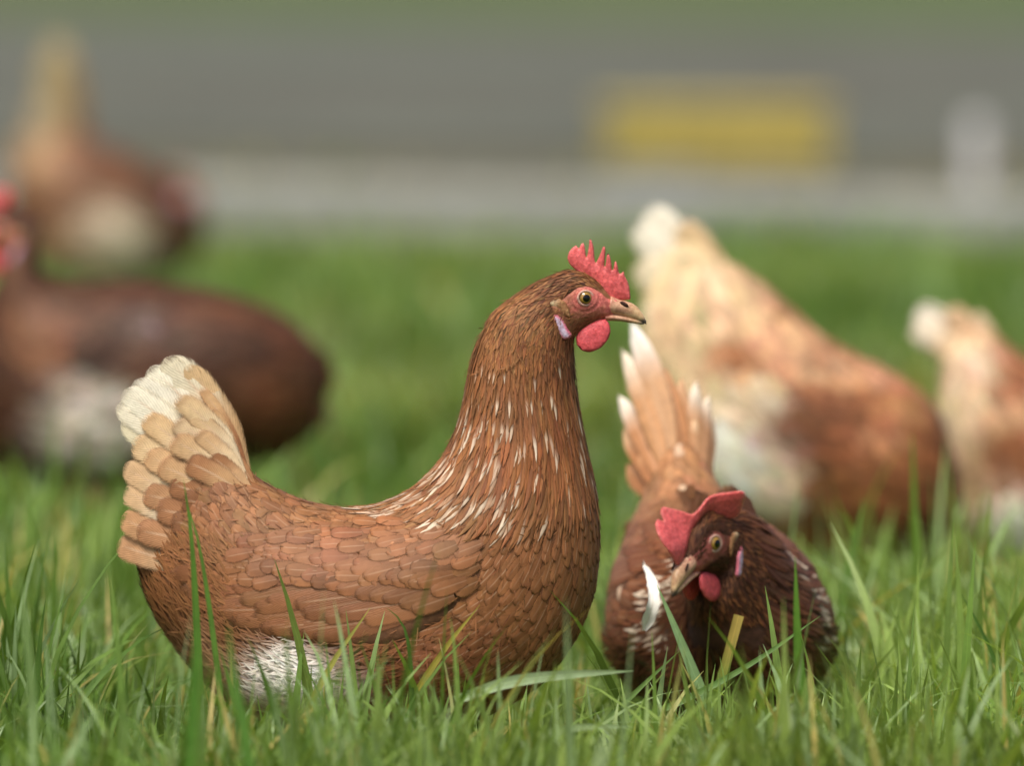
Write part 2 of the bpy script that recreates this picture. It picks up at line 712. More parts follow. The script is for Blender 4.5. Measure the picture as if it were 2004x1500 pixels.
EARLOBE = Z([(893, 830), (940, 828), (990, 868), (1022, 940), (1062, 1000), (1040, 1032), (990, 1042), (950, 1000), (914, 930)])
TUFT = Z([(863, 735), (895, 703), (958, 688), (1005, 718), (1040, 780), (1050, 860), (1010, 840), (945, 780), (885, 752)])
FACE = Z([(880, 745), (985, 688), (1035, 640), (1110, 598), (1200, 582), (1290, 615), (1370, 685), (1450, 705), (1470, 760),
          (1420, 800), (1415, 880), (1310, 893), (1200, 945), (1110, 985), (1035, 985), (970, 900), (905, 800)])
EYE = Z([(1170, 683)])[0]
HEAD_RINGS = [  # back-of-neck to face
    (998, 576, 1126, 672, 62), (1039, 549, 1129, 655, 50), (1077, 530, 1141, 642, 42), (1113.5, 519, 1152, 633, 37),
    (1143, 524, 1166, 626, 34), (1168, 539, 1179, 622, 29), (1186, 558, 1191, 620, 23), (1204, 578, 1199, 618, 15)]
UPPER_BEAK = [Z([(1400, 672), (1375, 830)]) + [19], Z([(1470, 704), (1430, 838)]) + [17], Z([(1535, 720), (1500, 852)]) + [14],
              Z([(1595, 744), (1570, 872)]) + [11.5], Z([(1645, 788), (1635, 892)]) + [8], Z([(1683, 845), (1682, 910)]) + [4.6],
              Z([(1706, 892), (1708, 922)]) + [1.6]]
LOWER_BEAK = [Z([(1340, 826), (1365, 890)]) + [17], Z([(1420, 828), (1420, 891)]) + [14.5], Z([(1500, 842), (1500, 897)]) + [12],
              Z([(1575, 860), (1575, 910)]) + [9], Z([(1640, 878), (1648, 922)]) + [5.5], Z([(1682, 898), (1688, 921)]) + [2]]
P0 = np.array([1100.0, 620.0])


COMB_FLOPPY = [(1116, 540), (1092, 554), (1066, 556), (1046, 542), (1046, 520), (1066, 506), (1098, 498), (1126, 496), (1150, 504), (1164, 512), (1176, 500), (1190, 488),
               (1204, 494), (1212, 506), (1222, 498), (1238, 502), (1250, 516), (1254, 532), (1248, 556), (1236, 580), (1216, 582), (1196, 572), (1180, 556),
               (1160, 542), (1136, 532)]


class HeadMap:
    """moves the traced head to a hen's own profile: rotate (degrees, clockwise in the picture), flip, scale, shift"""

    def __init__(self, q0=(1100, 620), rot=0.0, flip=False, scale=1.0):
        self.q0, self.scale = np.asarray(q0, float), scale
        self.f = -1.0 if flip else 1.0
        a = math.radians(rot)
        self.R = np.array([[math.cos(a), -math.sin(a)], [math.sin(a), math.cos(a)]])

    def __call__(self, P):
        P = np.atleast_2d(np.asarray(P, dtype=float)) - P0
        P = (P @ self.R.T) * self.scale
        P[:, 0] *= self.f
        return P + self.q0

    def rings(self, start=0):
        out = []
        for (tx, ty, bx, by, wd) in HEAD_RINGS[start:]:
            t = self([(tx, ty)])[0]
            b_ = self([(bx, by)])[0]
            out.append((t[0], t[1], b_[0], b_[1], wd * self.scale))
        return out


# ------------------------------------------------------------------ hen
class Hen:
    def __init__(self, rings, headmap, head_start, r, Y, ox, gy, label, group, rz=0.0, loc=None, bend=None, bump=None, nu=220, nv=96, inset=4.0):
        self.k = K * r
        self.ox, self.gy = ox, gy
        self.hm = headmap
        self.bend = bend
        allr = list(rings) + headmap.rings(head_start)
        self.nbody = len(rings)
        G = loft(allr, nu, nv, inset)
        if bump is not None:
            G = bump(G)
        self.P = self.m(G)
        cen = self.P.mean(1, keepdims=True)
        self.surf = Surf(self.P, periodic=True, center=cen)
        if loc is None:
            p = at(ox, gy, Y)
            loc = (p.x, Y, 0.0)
        self.root = tag(empty('hen', loc, rz), label, 'hen', group)
        faces = grid_faces(nu, nv, True)
        self.faces = faces
        V = self.P.reshape(-1, 3)
        self.bvh = BVHTree.FromPolygons([Vector(q) for q in V.tolist()], faces.tolist())
        self.sets = {}

    def m(self, G):
        """photo-pixel grid (x, lateral, y) -> hen-local metres"""
        G = np.asarray(G, dtype=float)
        return np.stack([(G[..., 0] - self.ox) * self.k, G[..., 1] * self.k, (self.gy - G[..., 2]) * self.k], -1)

    def px(self, P):
        return P[..., 0] / self.k + self.ox, self.gy - P[..., 2] / self.k, P[..., 1] / self.k

    def d(self, V):
        """turn the neck and head sideways"""
        if self.bend is None:
            return V
        x0, x1, xp, ang = self.bend[:4]
        V = np.asarray(V, dtype=float)
        sh = V.shape
        V = V.reshape(-1, 3).copy()
        wgt = smooth(V[:, 0] / self.k + self.ox, x0, x1)
        a = wgt * math.radians(ang)
        xo = (xp - self.ox) * self.k
        dx, dy = V[:, 0] - xo, V[:, 1].copy()
        V[:, 0] = xo + dx * np.cos(a) - dy * np.sin(a)
        V[:, 1] = dx * np.sin(a) + dy * np.cos(a)
        return V.reshape(sh)

    def side(self, x, y, sgn=-1):
        """lateral coordinate (px) of the body surface at profile pixel (x, y)"""
        o = Vector(((x - self.ox) * self.k, sgn * 2.0, (self.gy - y) * self.k))
        h = self.bvh.ray_cast(o, Vector((0, -sgn, 0)))
        return None if h[0] is None else h[0].y / self.k

    def body(self, colf):
        V = self.P.reshape(-1, 3)
        nu, nv = self.surf.nu, self.surf.nv
        c0 = self.P[0].mean(0)
        c1 = self.P[-1].mean(0)
        n = len(V)
        V = np.vstack([V, c0, c1])
        F_ = self.faces.tolist()
        for j in range(nv):
            F_.append([n, (j + 1) % nv, j])
            F_.append([n + 1, (nu - 1) * nv + j, (nu - 1) * nv + (j + 1) % nv])
        X, Y_, Q = self.px(V)
        C = np.ones((len(V), 4))
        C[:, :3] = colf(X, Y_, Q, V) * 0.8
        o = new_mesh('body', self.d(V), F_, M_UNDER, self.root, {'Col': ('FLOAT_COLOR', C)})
        return o

    # --- feather layers
    def fset(self, ns, nw):
        return self.sets.setdefault((ns, nw), FeatherSet(ns, nw))

    def flush(self, own=0, name='feather', front=None, minsize=0.0, plum='plumage'):
        """the `own` largest feathers that face the viewer become parts, the rest one plumage part"""
        cand = []
        data = {}
        for key, fs in self.sets.items():
            if not fs.V:
                continue
            V, C, U, sz = fs.arrays()
            data[key] = (V, C, U)
            vis = front(V) if front is not None else np.ones(len(V), dtype=bool)
            for i in np.nonzero(vis)[0]:
                if sz[i] > minsize:
                    cand.append((sz[i], key, int(i)))
        cand.sort(key=lambda c: -c[0])
        sel = {}
        for s_, key, i in cand[:own]:
            sel.setdefault(key, set()).add(i)
        Vs, Cs, Us, Fs, off = [], [], [], [], 0
        for key, (V, C, U) in data.items():
            ns, nw = key
            chosen = sel.get(key, set())
            ff = grid_faces(ns, nw, False)
            for i in sorted(chosen):
                new_mesh(name, self.d(V[i].reshape(-1, 3)), ff, M_FEATHER, self.root,
                         {'Col': ('FLOAT_COLOR', C[i].reshape(-1, 4)), 'fuv': ('FLOAT_VECTOR', U[i].reshape(-1, 3))})
            rest = np.array([i for i in range(len(V)) if i not in chosen], dtype=int)
            if len(rest) == 0:
                continue
            V, C, U = V[rest], C[rest], U[rest]
            Vs.append(V.reshape(-1, 3))
            Cs.append(C.reshape(-1, 4))
            Us.append(U.reshape(-1, 3))
            Fs.append(feather_faces(len(V), ns, nw) + off)
            off += len(V) * ns * nw
        o = new_mesh(plum, self.d(np.concatenate(Vs)), np.concatenate(Fs), M_FEATHER, self.root,
                     {'Col': ('FLOAT_COLOR', np.concatenate(Cs)), 'fuv': ('FLOAT_VECTOR', np.concatenate(Us))})
        tag(o, kind='stuff')
        self.sets = {}

    def coat(self, radius, mask, L, W, colf, kind='round', ns=6, nw=5, tilt=0.05, camber=0.06, lift=0.0008, jit=0.16,
             aniso=1.35, seed=0, surf=None, phi0=0.0, over=14, curl=0.0, pattern='body'):
        """L, W: metres (arrays or numbers, or functions of px, py)"""
        surf = surf or self.surf

        def mk(P, u):
            X, Y_, Q = self.px(P)
            return mask(X, Y_, Q, u)
        u, v, P = poisson(surf, radius, mk, aniso, seed, over)
        n = len(u)
        if n == 0:
            return
        r = np.random.default_rng(seed + 5)
        X, Y_, Q = self.px(P)
        Lx = (L(X, Y_) if callable(L) else np.full(n, L)) * r.uniform(0.88, 1.14, n)
        Wx = (W(X, Y_) if callable(W) else np.full(n, W)) * r.uniform(0.88, 1.12, n)
        ph = r.normal(0, jit, n) + (phi0(X, Y_, Q) if callable(phi0) else phi0)
        V, s, wv = lay(surf, u, v, ph, Lx, Wx, lift * r.uniform(0.6, 1.5, n), tilt * r.uniform(0.7, 1.4, n),
                       camber, kind, ns, nw, curl)
        # a little raggedness of the tips
        V += r.normal(0, 1, V.shape) * (Wx * 0.02)[:, None, None, None] * smooth(s, 0.4, 1.0)[None, :, None, None]
        Pc = V[:, int(0.6 * (ns - 1)), nw // 2]
        X, Y_, Q = self.px(Pc)
        C = colf(X, Y_, Q, Pc, n, s, wv, r)
        self.fset(ns, nw).add(V, C, fuv(n, s, wv), Lx * Wx)

    def strip(self, root, tip, W, yr, yt, colf, ns=10, nw=7, bow=0.0, nrm=(0, -1, 0.15), camber=0.06, kind='long', as_part=None, droop=0.0, parent=None):
        """one long feather from root to tip (profile pixels, lateral px yr, yt)"""
        A = self.m(np.array([root[0], yr, root[1]]))
        B = self.m(np.array([tip[0], yt, tip[1]]))
        Wm = W * self.k
        s = 1 - (1 - np.linspace(0, 1, ns)) ** 2.0
        wv = np.linspace(-1, 1, nw)
        dirv = B - A
        Lm = np.linalg.norm(dirv)
        n = np.asarray(nrm, float)
        n = n - dirv * (n @ dirv) / Lm ** 2
        n /= np.linalg.norm(n)
        ac = np.cross(n, dirv / Lm)
        c = A[None] + dirv[None] * s[:, None] + ac[None] * (bow * Lm * 4 * s * (1 - s))[:, None] + n[None] * (droop * Lm * s ** 2)[:, None]
        pf = prof(s, kind)
        rr = np.random.default_rng(int(abs(tip[0] * 7 + tip[1] * 13 + yt)) + 1)
        V = c[:, None, :] + ac[None, None] * (wv[None, :, None] * (Wm / 2 * pf)[:, None, None]) \
            - n[None, None] * (camber * Wm * wv[None, :, None] ** 2)
        V = V + rr.normal(0, 1, V.shape) * Wm * 0.008 * smooth(s, 0.3, 1)[:, None, None]
        C = colf(s, wv, rr)
        U = fuv(1, s, wv)[0]
        if as_part:
            return new_mesh(as_part, self.d(V.reshape(-1, 3)), grid_faces(ns, nw, False), M_FEATHER, parent or self.root,
                            {'Col': ('FLOAT_COLOR', C.reshape(-1, 4)), 'fuv': ('FLOAT_VECTOR', U.reshape(-1, 3))})
        self.fset(ns, nw).add(V[None], C[None], U[None], np.array([Lm * Wm]))

    # --- head
    def solid(self, name, outline, thick, y0, mat, colf, step=4.0, parent=None, yf=None, dmax=12.0):
        """an outline of the profile inflated into a lens about the lateral position y0 (px)"""
        hm, sc = self.hm, self.hm.scale
        P2, tris, dd = fill_outline(outline, step)
        Q = hm(P2)
        half = thick * 0.5 * np.sqrt(np.clip(dd / dmax, 0, 1)) * sc
        base = np.full(len(P2), y0 * sc, dtype=float)
        if yf is not None:
            base = base + yf(P2) * sc
        n = len(P2)
        X = np.concatenate([Q[:, 0], Q[:, 0]])
        Yv = np.concatenate([Q[:, 1], Q[:, 1]])
        L_ = np.concatenate([base - half, base + half])
        bnd = dd < 1e-3
        mapb = np.arange(2 * n)
        mapb[n:][bnd] = np.arange(n)[bnd]
        V = self.m(np.stack([X, L_, Yv], -1))
        F_ = tris + [[mapb[n + a] for a in t[::-1]] for t in tris]
        F_ = [[int(a) for a in f] for f in F_]
        C = np.ones((2 * n, 4))
        C[:, :3] = np.tile(colf(P2, dd), (2, 1))
        o = new_mesh(name, self.d(V), F_, mat, parent or self.root, {'Col': ('FLOAT_COLOR', C)})
        bm = bmesh.new()
        bm.from_mesh(o.data)
        loose = [v for v in bm.verts if not v.link_faces]
        bmesh.ops.delete(bm, geom=loose, context='VERTS')
        bmesh.ops.recalc_face_normals(bm, faces=bm.faces)
        bm.to_mesh(o.data)
        bm.free()
        return o

    def tube(self, name, rings, mat, colf, parent=None, nu=26, nv=28):
        rr = []
        for t, b_, wd in rings:
            a = self.hm([t])[0]
            c = self.hm([b_])[0]
            rr.append((a[0], a[1], c[0], c[1], wd * self.hm.scale))
        G = loft(rr, nu, nv, 0.0, 1.0)
        raw = loft([(t[0], t[1], b_[0], b_[1], wd) for t, b_, wd in rings], nu, nv, 0.0, 1.0)
        P = self.m(G).reshape(-1, 3)
        n = len(P)
        P = np.vstack([P, self.m(G)[0].mean(0), self.m(G)[-1].mean(0)])
        F_ = grid_faces(nu, nv, True).tolist()
        for j in range(nv):
            F_.append([n, (j + 1) % nv, j])
            F_.append([n + 1, (nu - 1) * nv + j, (nu - 1) * nv + (j + 1) % nv])
        rawp = np.vstack([raw.reshape(-1, 3), raw[0].mean(0), raw[-1].mean(0)])
        C = np.ones((len(P), 4))
        C[:, :3] = colf(rawp[:, [0, 2]])
        o = new_mesh(name, self.d(P), F_, mat, parent or self.root, {'Col': ('FLOAT_COLOR', C)})
        return o

    def head(self, comb_y=None, comb=None, comb_t=10.0, bare=1.0):
        hm, sc = self.hm, self.hm.scale

        def combc(P2, dd):
            n = pnoise(np.c_[P2, P2[:, 0] * 0], 0.11, 3)
            c = s2l((222, 102, 102))[None] * (1 + 0.14 * n[:, None])
            pale = smooth(dd, 4.5, 0.0) * 0.35
            return c * (1 - pale[:, None]) + s2l((236, 140, 128))[None] * pale[:, None]
        self.solid('comb', comb or COMB, comb_t, 0.0, M_COMB, combc, 2.6, yf=comb_y, dmax=16)
        for sg in (-1, 1):
            def wy(P2, sg=sg):
                return sg * (smooth(P2[:, 1], 620, 690) * 5.0)
            wt = self.solid('wattle', WATTLE, 11.0, sg * 17.0, M_COMB,
                            lambda P2, dd: s2l((214, 90, 95))[None] * (1 + 0.1 * pnoise(np.c_[P2, P2[:, 0] * 0], 0.15, 5)[:, None]), 3.4, yf=wy, dmax=14)
            # face skin: a sheet that follows the head
            P2, tris, dd = fill_outline(FACE, 3.0)
            Q = hm(P2)
            lat = np.zeros(len(Q))
            for i, (x, y) in enumerate(Q):
                q = self.side(x, y, sg)
                lat[i] = (q if q is not None else sg * 12 * sc)
            e = np.hypot((P2[:, 0] - EYE[0]) / 19.0, (P2[:, 1] - EYE[1]) / 17.0)
            wr = 0.9 * np.sin(e * 11.0) * smooth(e, 0.9, 1.15) * smooth(e, 2.3, 1.4)      # folds round the eye
            lat = lat + sg * sc * (-1.0 + 4.2 * np.clip(dd / 6.0, 0, 1) + wr + 1.0 * smooth(e, 1.5, 0.9))
            V = self.m(np.stack([Q[:, 0], lat, Q[:, 1]], -1))
            red = np.exp(-(((P2[:, 0] - 1158) / 46) ** 2 + ((P2[:, 1] - 578) / 30) ** 2) * 1.1) * 1.25
            red = np.clip(np.maximum(red, smooth(P2[:, 0], 1160, 1195)), 0, 1)
            n = pnoise(np.c_[P2, P2[:, 0] * 0], 0.3, 8)
            red = (np.clip(red + 0.16 * n, 0, 1) * bare)[:, None]
            cc = s2l((208, 112, 104))[None] * red + s2l((156, 106, 74))[None] * bare ** 2 * (1 - red)
            cc = cc * (1 + 0.12 * pnoise(np.c_[P2, P2[:, 0] * 0], 0.55, 9)[:, None])
            C = np.ones((len(P2), 4))
            C[:, :3] = np.clip(cc, 0, 1)
            f_ = [t if sg < 0 else t[::-1] for t in tris]
            new_mesh('face', self.d(V), f_, M_FACE, self.root, {'Col': ('FLOAT_COLOR', C)})

            # eye with iris, pupil and eyelid
            ec = hm([EYE])[0]
            ql = self.side(ec[0], ec[1], sg) or sg * 33 * sc
            er = 15.5 * sc
            cen = np.array([ec[0], ql + sg * (4.6 * sc) - sg * er * 0.62, ec[1]])
            fx = 0.30 * hm.f
            ax = np.array([fx, sg * 1.0, 0.02])
            ax /= np.linalg.norm(ax)
            e1 = np.cross(ax, [0, 0, 1.0])
            e1 /= np.linalg.norm(e1)
            e2 = np.cross(ax, e1)

            def cap(rad, a1, nr, nt_, off=0.0):
                V_ = []
                for i in range(nr + 1):
                    a = a1 * i / nr
                    for j in range(nt_):
                        b_ = 2 * math.pi * j / nt_
                        V_.append(cen + ax * (rad * math.cos(a) + off) + (e1 * math.cos(b_) + e2 * math.sin(b_)) * rad * math.sin(a))
                return np.array(V_), grid_faces(nr + 1, nt_, True)
            V_, f_ = cap(er, math.radians(78), 16, 32)
            a_ = np.repeat(np.linspace(0, 78, 17), 32)
            ir = s2l((176, 138, 60))[None] * smooth(a_, 58, 46)[:, None] + s2l((120, 96, 60))[None] * (1 - smooth(a_, 58, 46))[:, None]
            ir = ir * (0.55 + 0.45 * smooth(a_, 50, 30)[:, None])
            C = np.ones((len(V_), 4))
            C[:, :3] = ir
            eye = new_mesh('eye', self.d(self.m(V_)), f_, M_IRIS, self.root, {'Col': ('FLOAT_COLOR', C)})
            V_, f_ = cap(er * 1.012, math.radians(28), 6, 28)
            new_mesh('pupil', self.d(self.m(V_)), f_, M_PUPIL, eye)
            # eyelid: a soft ring
            V_ = []
            R1 = er * 1.03
            for i in range(40):
                b_ = 2 * math.pi * i / 40
                rd = e1 * math.cos(b_) + e2 * math.sin(b_)
                rc = cen + ax * er * 0.50 + rd * R1 * 0.98 * (1.0 - 0.10 * abs(math.sin(b_)))
                for j in range(10):
                    g_ = 2 * math.pi * j / 10
                    V_.append(rc + (rd * math.cos(g_) + ax * math.sin(g_)) * 2.4 * sc)
            F_ = [[i * 10 + j, i * 10 + (j + 1) % 10, ((i + 1) % 40) * 10 + (j + 1) % 10, ((i + 1) % 40) * 10 + j] for i in range(40) for j in range(10)]
            new_mesh('eyelid', self.d(self.m(np.array(V_))), F_, M_LID, eye)
            # ear lobe and ear tuft lie on the side of the head
            qe = self.side(*hm([np.mean(EARLOBE, 0)])[0], sg) or sg * 40 * sc
            self.solid('ear_lobe', EARLOBE, 8.0, qe / sc + sg * 3.0, M_FACE,
                       lambda P2, dd: s2l((205, 110, 128))[None] * (1 - smooth(dd, 2, 7))[:, None] + s2l((196, 178, 200))[None] * smooth(dd, 2, 7)[:, None], 3.0, dmax=7)
            qe = self.side(*hm([np.mean(TUFT, 0)])[0], sg) or sg * 40 * sc
            self.solid('ear_tuft', TUFT, 6.0, qe / sc + sg * 2.5, M_FACE,
                       lambda P2, dd: s2l((214, 190, 150))[None] * smooth(P2[:, 0], 1100, 1078)[:, None] + s2l((160, 116, 76))[None] * (1 - smooth(P2[:, 0], 1100, 1078))[:, None], 3.0, dmax=8)

        def beakc(P):
            c = np.tile(s2l((196, 152, 124)), (len(P), 1))
            t = smooth(P[:, 0], 1215, 1256)[:, None]
            c = c * (1 - t) + s2l((206, 170, 128))[None] * t
            dk = (smooth(P[:, 0], 1244, 1262) * smooth(P[:, 1], 612, 622))[:, None]
            c = c * (1 - dk) + s2l((70, 62, 56))[None] * dk
            ck = (smooth(P[:, 0], 1205, 1188))[:, None]
            return c * (1 - ck * 0.6) + s2l((200, 120, 104))[None] * ck * 0.6
        bk = self.tube('beak', UPPER_BEAK, M_BEAK, beakc)
        self.tube('lower_beak', LOWER_BEAK, M_BEAK, beakc, parent=bk)
        for sg in (-1, 1):
            self.solid('nostril', Z([(1475, 722), (1500, 716), (1545, 742), (1555, 766), (1530, 768), (1490, 748)]), 5.0, sg * 13.4, M_NOSTRIL,
                       lambda P2, dd: np.zeros((len(P2), 3)) + 0.03, 3.0, parent=bk, dmax=5)

    def leg(self, x, y, yl, foot, splay=0.0):
        """shank and toes down to the ground (profile pixels)"""
        def tube(pts, rad, n=10):
            V, F_ = [], []
            P = [np.asarray(p, float) for p in pts]
            for i, p in enumerate(P):
                dv = P[min(i + 1, len(P) - 1)] - P[max(i - 1, 0)]
                dv /= np.linalg.norm(dv)
                a = np.cross(dv, [0.3, 1.0, 0.2])
                a /= np.linalg.norm(a)
                b_ = np.cross(dv, a)
                for j in range(n):
                    t = 2 * math.pi * j / n
                    V.append(p + (a * math.cos(t) + b_ * math.sin(t)) * rad[i])
            for i in range(len(P) - 1):
                for j in range(n):
                    F_.append([i * n + j, i * n + (j + 1) % n, (i + 1) * n + (j + 1) % n, (i + 1) * n + j])
            F_.append(list(range(n))[::-1])
            F_.append([(len(P) - 1) * n + j for j in range(n)])
            return V, F_
        g = self.gy
        sgn = self.hm.f
        A = (x, yl, y)
        M_ = (x - 6 * sgn, yl + splay * 0.5, (y + g) / 2)
        B = (foot, yl + splay, g - 10)
        Vs, Fs = [], []
        parts = [tube([A, M_, (foot - 2 * sgn, yl + splay, g - 26), B], [19, 13, 12.5, 11])]
        for ang, ln in ((0, 88), (38, 74), (-38, 74), (180, 42)):
            a = math.radians(ang)
            dx, dy = math.cos(a) * sgn, math.sin(a)
            pts = [B, (B[0] + dx * ln * 0.35, B[1] + dy * ln * 0.35, g - 15), (B[0] + dx * ln * 0.75, B[1] + dy * ln * 0.75, g - 9), (B[0] + dx * ln, B[1] + dy * ln, g - 4)]
            parts.append(tube(pts, [10, 8.5, 6.5, 2.5], 8))
        off = 0
        for V, F_ in parts:
            Vs += [v for v in V]
            Fs += [[i + off for i in f] for f in F_]
            off += len(V)
        V = self.m(np.array(Vs))
        new_mesh('leg', V, Fs, M_LEG, self.root)


# ------------------------------------------------------------------ colour helpers for plumage
def blobcol(base, blobs, namp=0.12, nscale=60.0, seed=1):
    base_l = s2l(base)

    def f(X, Y_, Q, P):
        n = pnoise(P, nscale, seed)
        wob = 0.25 * pnoise(P, nscale * 1.4, seed + 40)
        c = np.zeros(np.shape(X) + (3,)) + base_l
        for (cx, cy, rx, ry, col, wgt) in blobs:
            g = np.exp(-((((X - cx) / rx) ** 2 + ((Y_ - cy) / ry) ** 2) * (1 + wob)) ** 1.5)[..., None] * wgt
            g = np.clip(g, 0, 1)
            c = c * (1 - g) + s2l(col) * g
        return np.clip(c * (1 + namp * n[..., None]), 0, 1)
    return f


def coat_colour(colf, var=0.13, tipc=None, tipamt=0.0, shaft=0.35, rootd=0.8, rim=0.12):
    def f(X, Y_, Q, P, n, s, wv, r):
        c = colf(X, Y_, Q, P)
        hue = 1 + r.normal(0, var, (n, 1)) + r.normal(0, var * 0.25, (n, 3))
        c = np.clip(c * hue, 0.004, 1)
        C = np.ones((n, len(s), len(wv), 4))
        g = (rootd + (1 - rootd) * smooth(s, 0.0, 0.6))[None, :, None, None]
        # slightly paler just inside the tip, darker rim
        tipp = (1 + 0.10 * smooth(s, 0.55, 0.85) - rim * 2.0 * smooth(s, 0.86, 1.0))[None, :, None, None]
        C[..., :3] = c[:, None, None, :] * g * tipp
        if tipc is not None:
            amt = tipamt(X, Y_, Q, r) if callable(tipamt) else np.full(n, tipamt)
            cen = (smooth(s, 0.25, 0.6)[:, None] * (1 - 0.65 * np.abs(wv)[None, :] ** 1.5))[None, :, :, None]
            a = amt[:, None, None, None] * cen
            C[..., :3] = C[..., :3] * (1 - a) + s2l(tipc) * a
        C[..., 3] = shaft * (r.random(n) ** 0.7)[:, None, None]
        C[..., :3] = np.clip(C[..., :3], 0, 1)
        return C
    return f


def strip_colour(base, tip, rim=None, rimamt=0.7, shaft=0.3, start=0.35, end=0.8):
    b_, t_ = s2l(base), s2l(tip)

    def f(s, wv, r):
        C = np.ones((len(s), len(wv), 4))
        m_ = smooth(s, start, end)[:, None, None]
        c = b_ * (1 - m_) + t_ * m_
        c = np.broadcast_to(c, (len(s), len(wv), 3)).copy()
        c *= 1 + r.normal(0, 0.05, (1, 1, 1)) + r.normal(0, 0.03, (len(s), len(wv), 1))
        if rim is not None:
            e = np.maximum(smooth(np.abs(wv), 0.45, 1.0)[None, :] * smooth(s, 0.3, 0.6)[:, None], smooth(s, 0.84, 0.97)[:, None])
            e = (e * rimamt)[..., None]
            c = c * (1 - e) + s2l(rim) * e
        C[..., :3] = np.clip(c, 0, 1)
        C[..., 3] = shaft
        return C
    return f


GROUP = 'brown hens foraging in the grass'


def thigh_bump(cx, cy, rx, ry, amp):
    def f(G):
        g = np.exp(-(((G[..., 0] - cx) / rx) ** 2 + ((G[..., 2] - cy) / ry) ** 2))
        G = G.copy()
        G[..., 1] += np.sign(G[..., 1]) * amp * g * smooth(np.abs(G[..., 1]), 30, 110)
        return G
    return f


# ================================================================== ground, kerb, road
def sheet(name, pts, z, mat):
    V = [(p[0], p[1], z) for p in pts]
    o = new_mesh(name, V, [list(range(len(V)))], mat, smooth_sh=False)
    return tag(o, kind='structure')


sheet('ground', [(-900, -60), (900, -60), (900, 1500), (-900, 1500)], 0.0, M_GROUND)


def gy_of(py):
    """distance Y of the ground point seen at picture row py (centre column)"""
    return HC / math.tan(PITCH + math.atan((py - PY0) / F)) - D


KL = Vector((at(-100, 0, gy_of(436)).x, gy_of(436), 0))
KR = Vector((at(2104, 0, gy_of(486)).x, gy_of(486), 0))
kdir = (KR - KL).normalized()
knor = Vector((-kdir.y, kdir.x, 0))           # away from the camera
kmid = (KL + KR) / 2


def along(a, n):
    return kmid + kdir * a + knor * n


m_verge, t, N, L_, b = mat_new('dry_verge')
n1 = noise(t, 5.0, 5.0, objco(t))
n2 = noise(t, 40.0, 3.0, objco(t))
c = mixc(t, mrange(t, n1, 0.35, 0.65), (0.085, 0.072, 0.042), (0.078, 0.082, 0.042))
c = mixc(t, mrange(t, n2, 0.3, 0.7, 0.0, 0.4), c, (0.14, 0.12, 0.08))
L_.new(c, b.inputs['Base Color'])
b.inputs['Roughness'].default_value = 0.95
bumpn(t, n2, 0.8, 0.01, b)
sheet('verge', [along(-30, 0.1), along(30, 0.1), along(30, 3.2), along(-30, 3.2)], 0.004, m_verge)
sheet('road', [along(-60, 2.9), along(60, 2.9), along(60, 11.2), along(-60, 11.2)], 0.010, M_ROAD)

mud = []
for i in range(28):
    a = 2 * math.pi * i / 28
    q = along(2.35 + (1.5 + 0.25 * math.sin(3 * a + 1)) * math.cos(a), 6.6 + (2.9 + 0.4 * math.sin(5 * a)) * math.sin(a))
    mud.append(q)
m_mud = make_plain('mud_stain', (88, 82, 68), 0.9, 0.2, 6.0, 0.25)
sheet('mud_patch', mud, 0.014, m_mud)

m_kerb = make_plain('kerb_concrete', (142, 144, 136), 0.85, 0.3, 22.0, 0.22, bump=0.5)
bm = bmesh.new()
sec = [(0.0, -0.05), (0.0, 0.070), (0.012, 0.086), (0.075, 0.090), (0.09, 0.078), (0.09, -0.05)]
for k in range(30):
    a0, a1 = -15 + k * 1.0 + 0.004, -14 + k * 1.0 - 0.004
    va = [bm.verts.new(along(a0, n) + Vector((0, 0, z))) for n, z in sec]
    vb = [bm.verts.new(along(a1, n) + Vector((0, 0, z))) for n, z in sec]
    for i in range(len(sec) - 1):
        bm.faces.new((va[i], va[i + 1], vb[i + 1], vb[i]))
    bm.faces.new(va[::-1])
    bm.faces.new(vb)
me = bpy.data.meshes.new('kerb')
bmesh.ops.recalc_face_normals(bm, faces=bm.faces)
bm.to_mesh(me)
bm.free()
me.materials.append(m_kerb)
kerb = bpy.data.objects.new('kerb', me)
COL.objects.link(kerb)
tag(kerb, kind='structure')

# ================================================================== main hen
MAIN_RINGS = [
    (338, 872, 262, 1050, 16), (440, 885, 285, 1160, 60), (510, 932, 338, 1258, 106), (580, 968, 436, 1362, 146),
    (650, 984, 556, 1424, 175), (720, 986, 690, 1440, 188), (780, 966, 830, 1428, 192), (830, 932, 950, 1403, 190),
    (870, 882, 1050, 1348, 181), (893, 832, 1120, 1266, 165), (905, 787, 1163, 1170, 148), (913, 742, 1178, 1060, 130),
    (920, 702, 1168, 960, 112), (930, 667, 1148, 862, 96), (943, 638, 1134, 775, 84), (962, 606, 1128, 712, 74)]


def main_col(X, Y_, Q, P):
    c = blobcol((144, 96, 58), [
        (700, 985, 260, 40, (150, 104, 68), 0.7),
        (470, 1010, 120, 110, (146, 102, 66), 0.8),
        (1060, 1100, 150, 200, (144, 95, 60), 0.8),
        (1000, 720, 110, 110, (136, 88, 48), 0.9),
        (1090, 560, 70, 60, (110, 68, 38), 0.95),
        (1110, 690, 45, 90, (112, 68, 42), 0.8),
        (1020, 900, 120, 90, (156, 96, 56), 0.6),
        (830, 1300, 180, 90, (136, 84, 56), 0.7),
        (560, 1335, 105, 85, (250, 244, 232), 1.7),
        (385, 1320, 80, 110, (186, 142, 104), 1.1),
        (480, 1400, 200, 45, (196, 150, 116), 0.8)], 0.10, 70.0, 3)
    return c(X, Y_, Q, P)


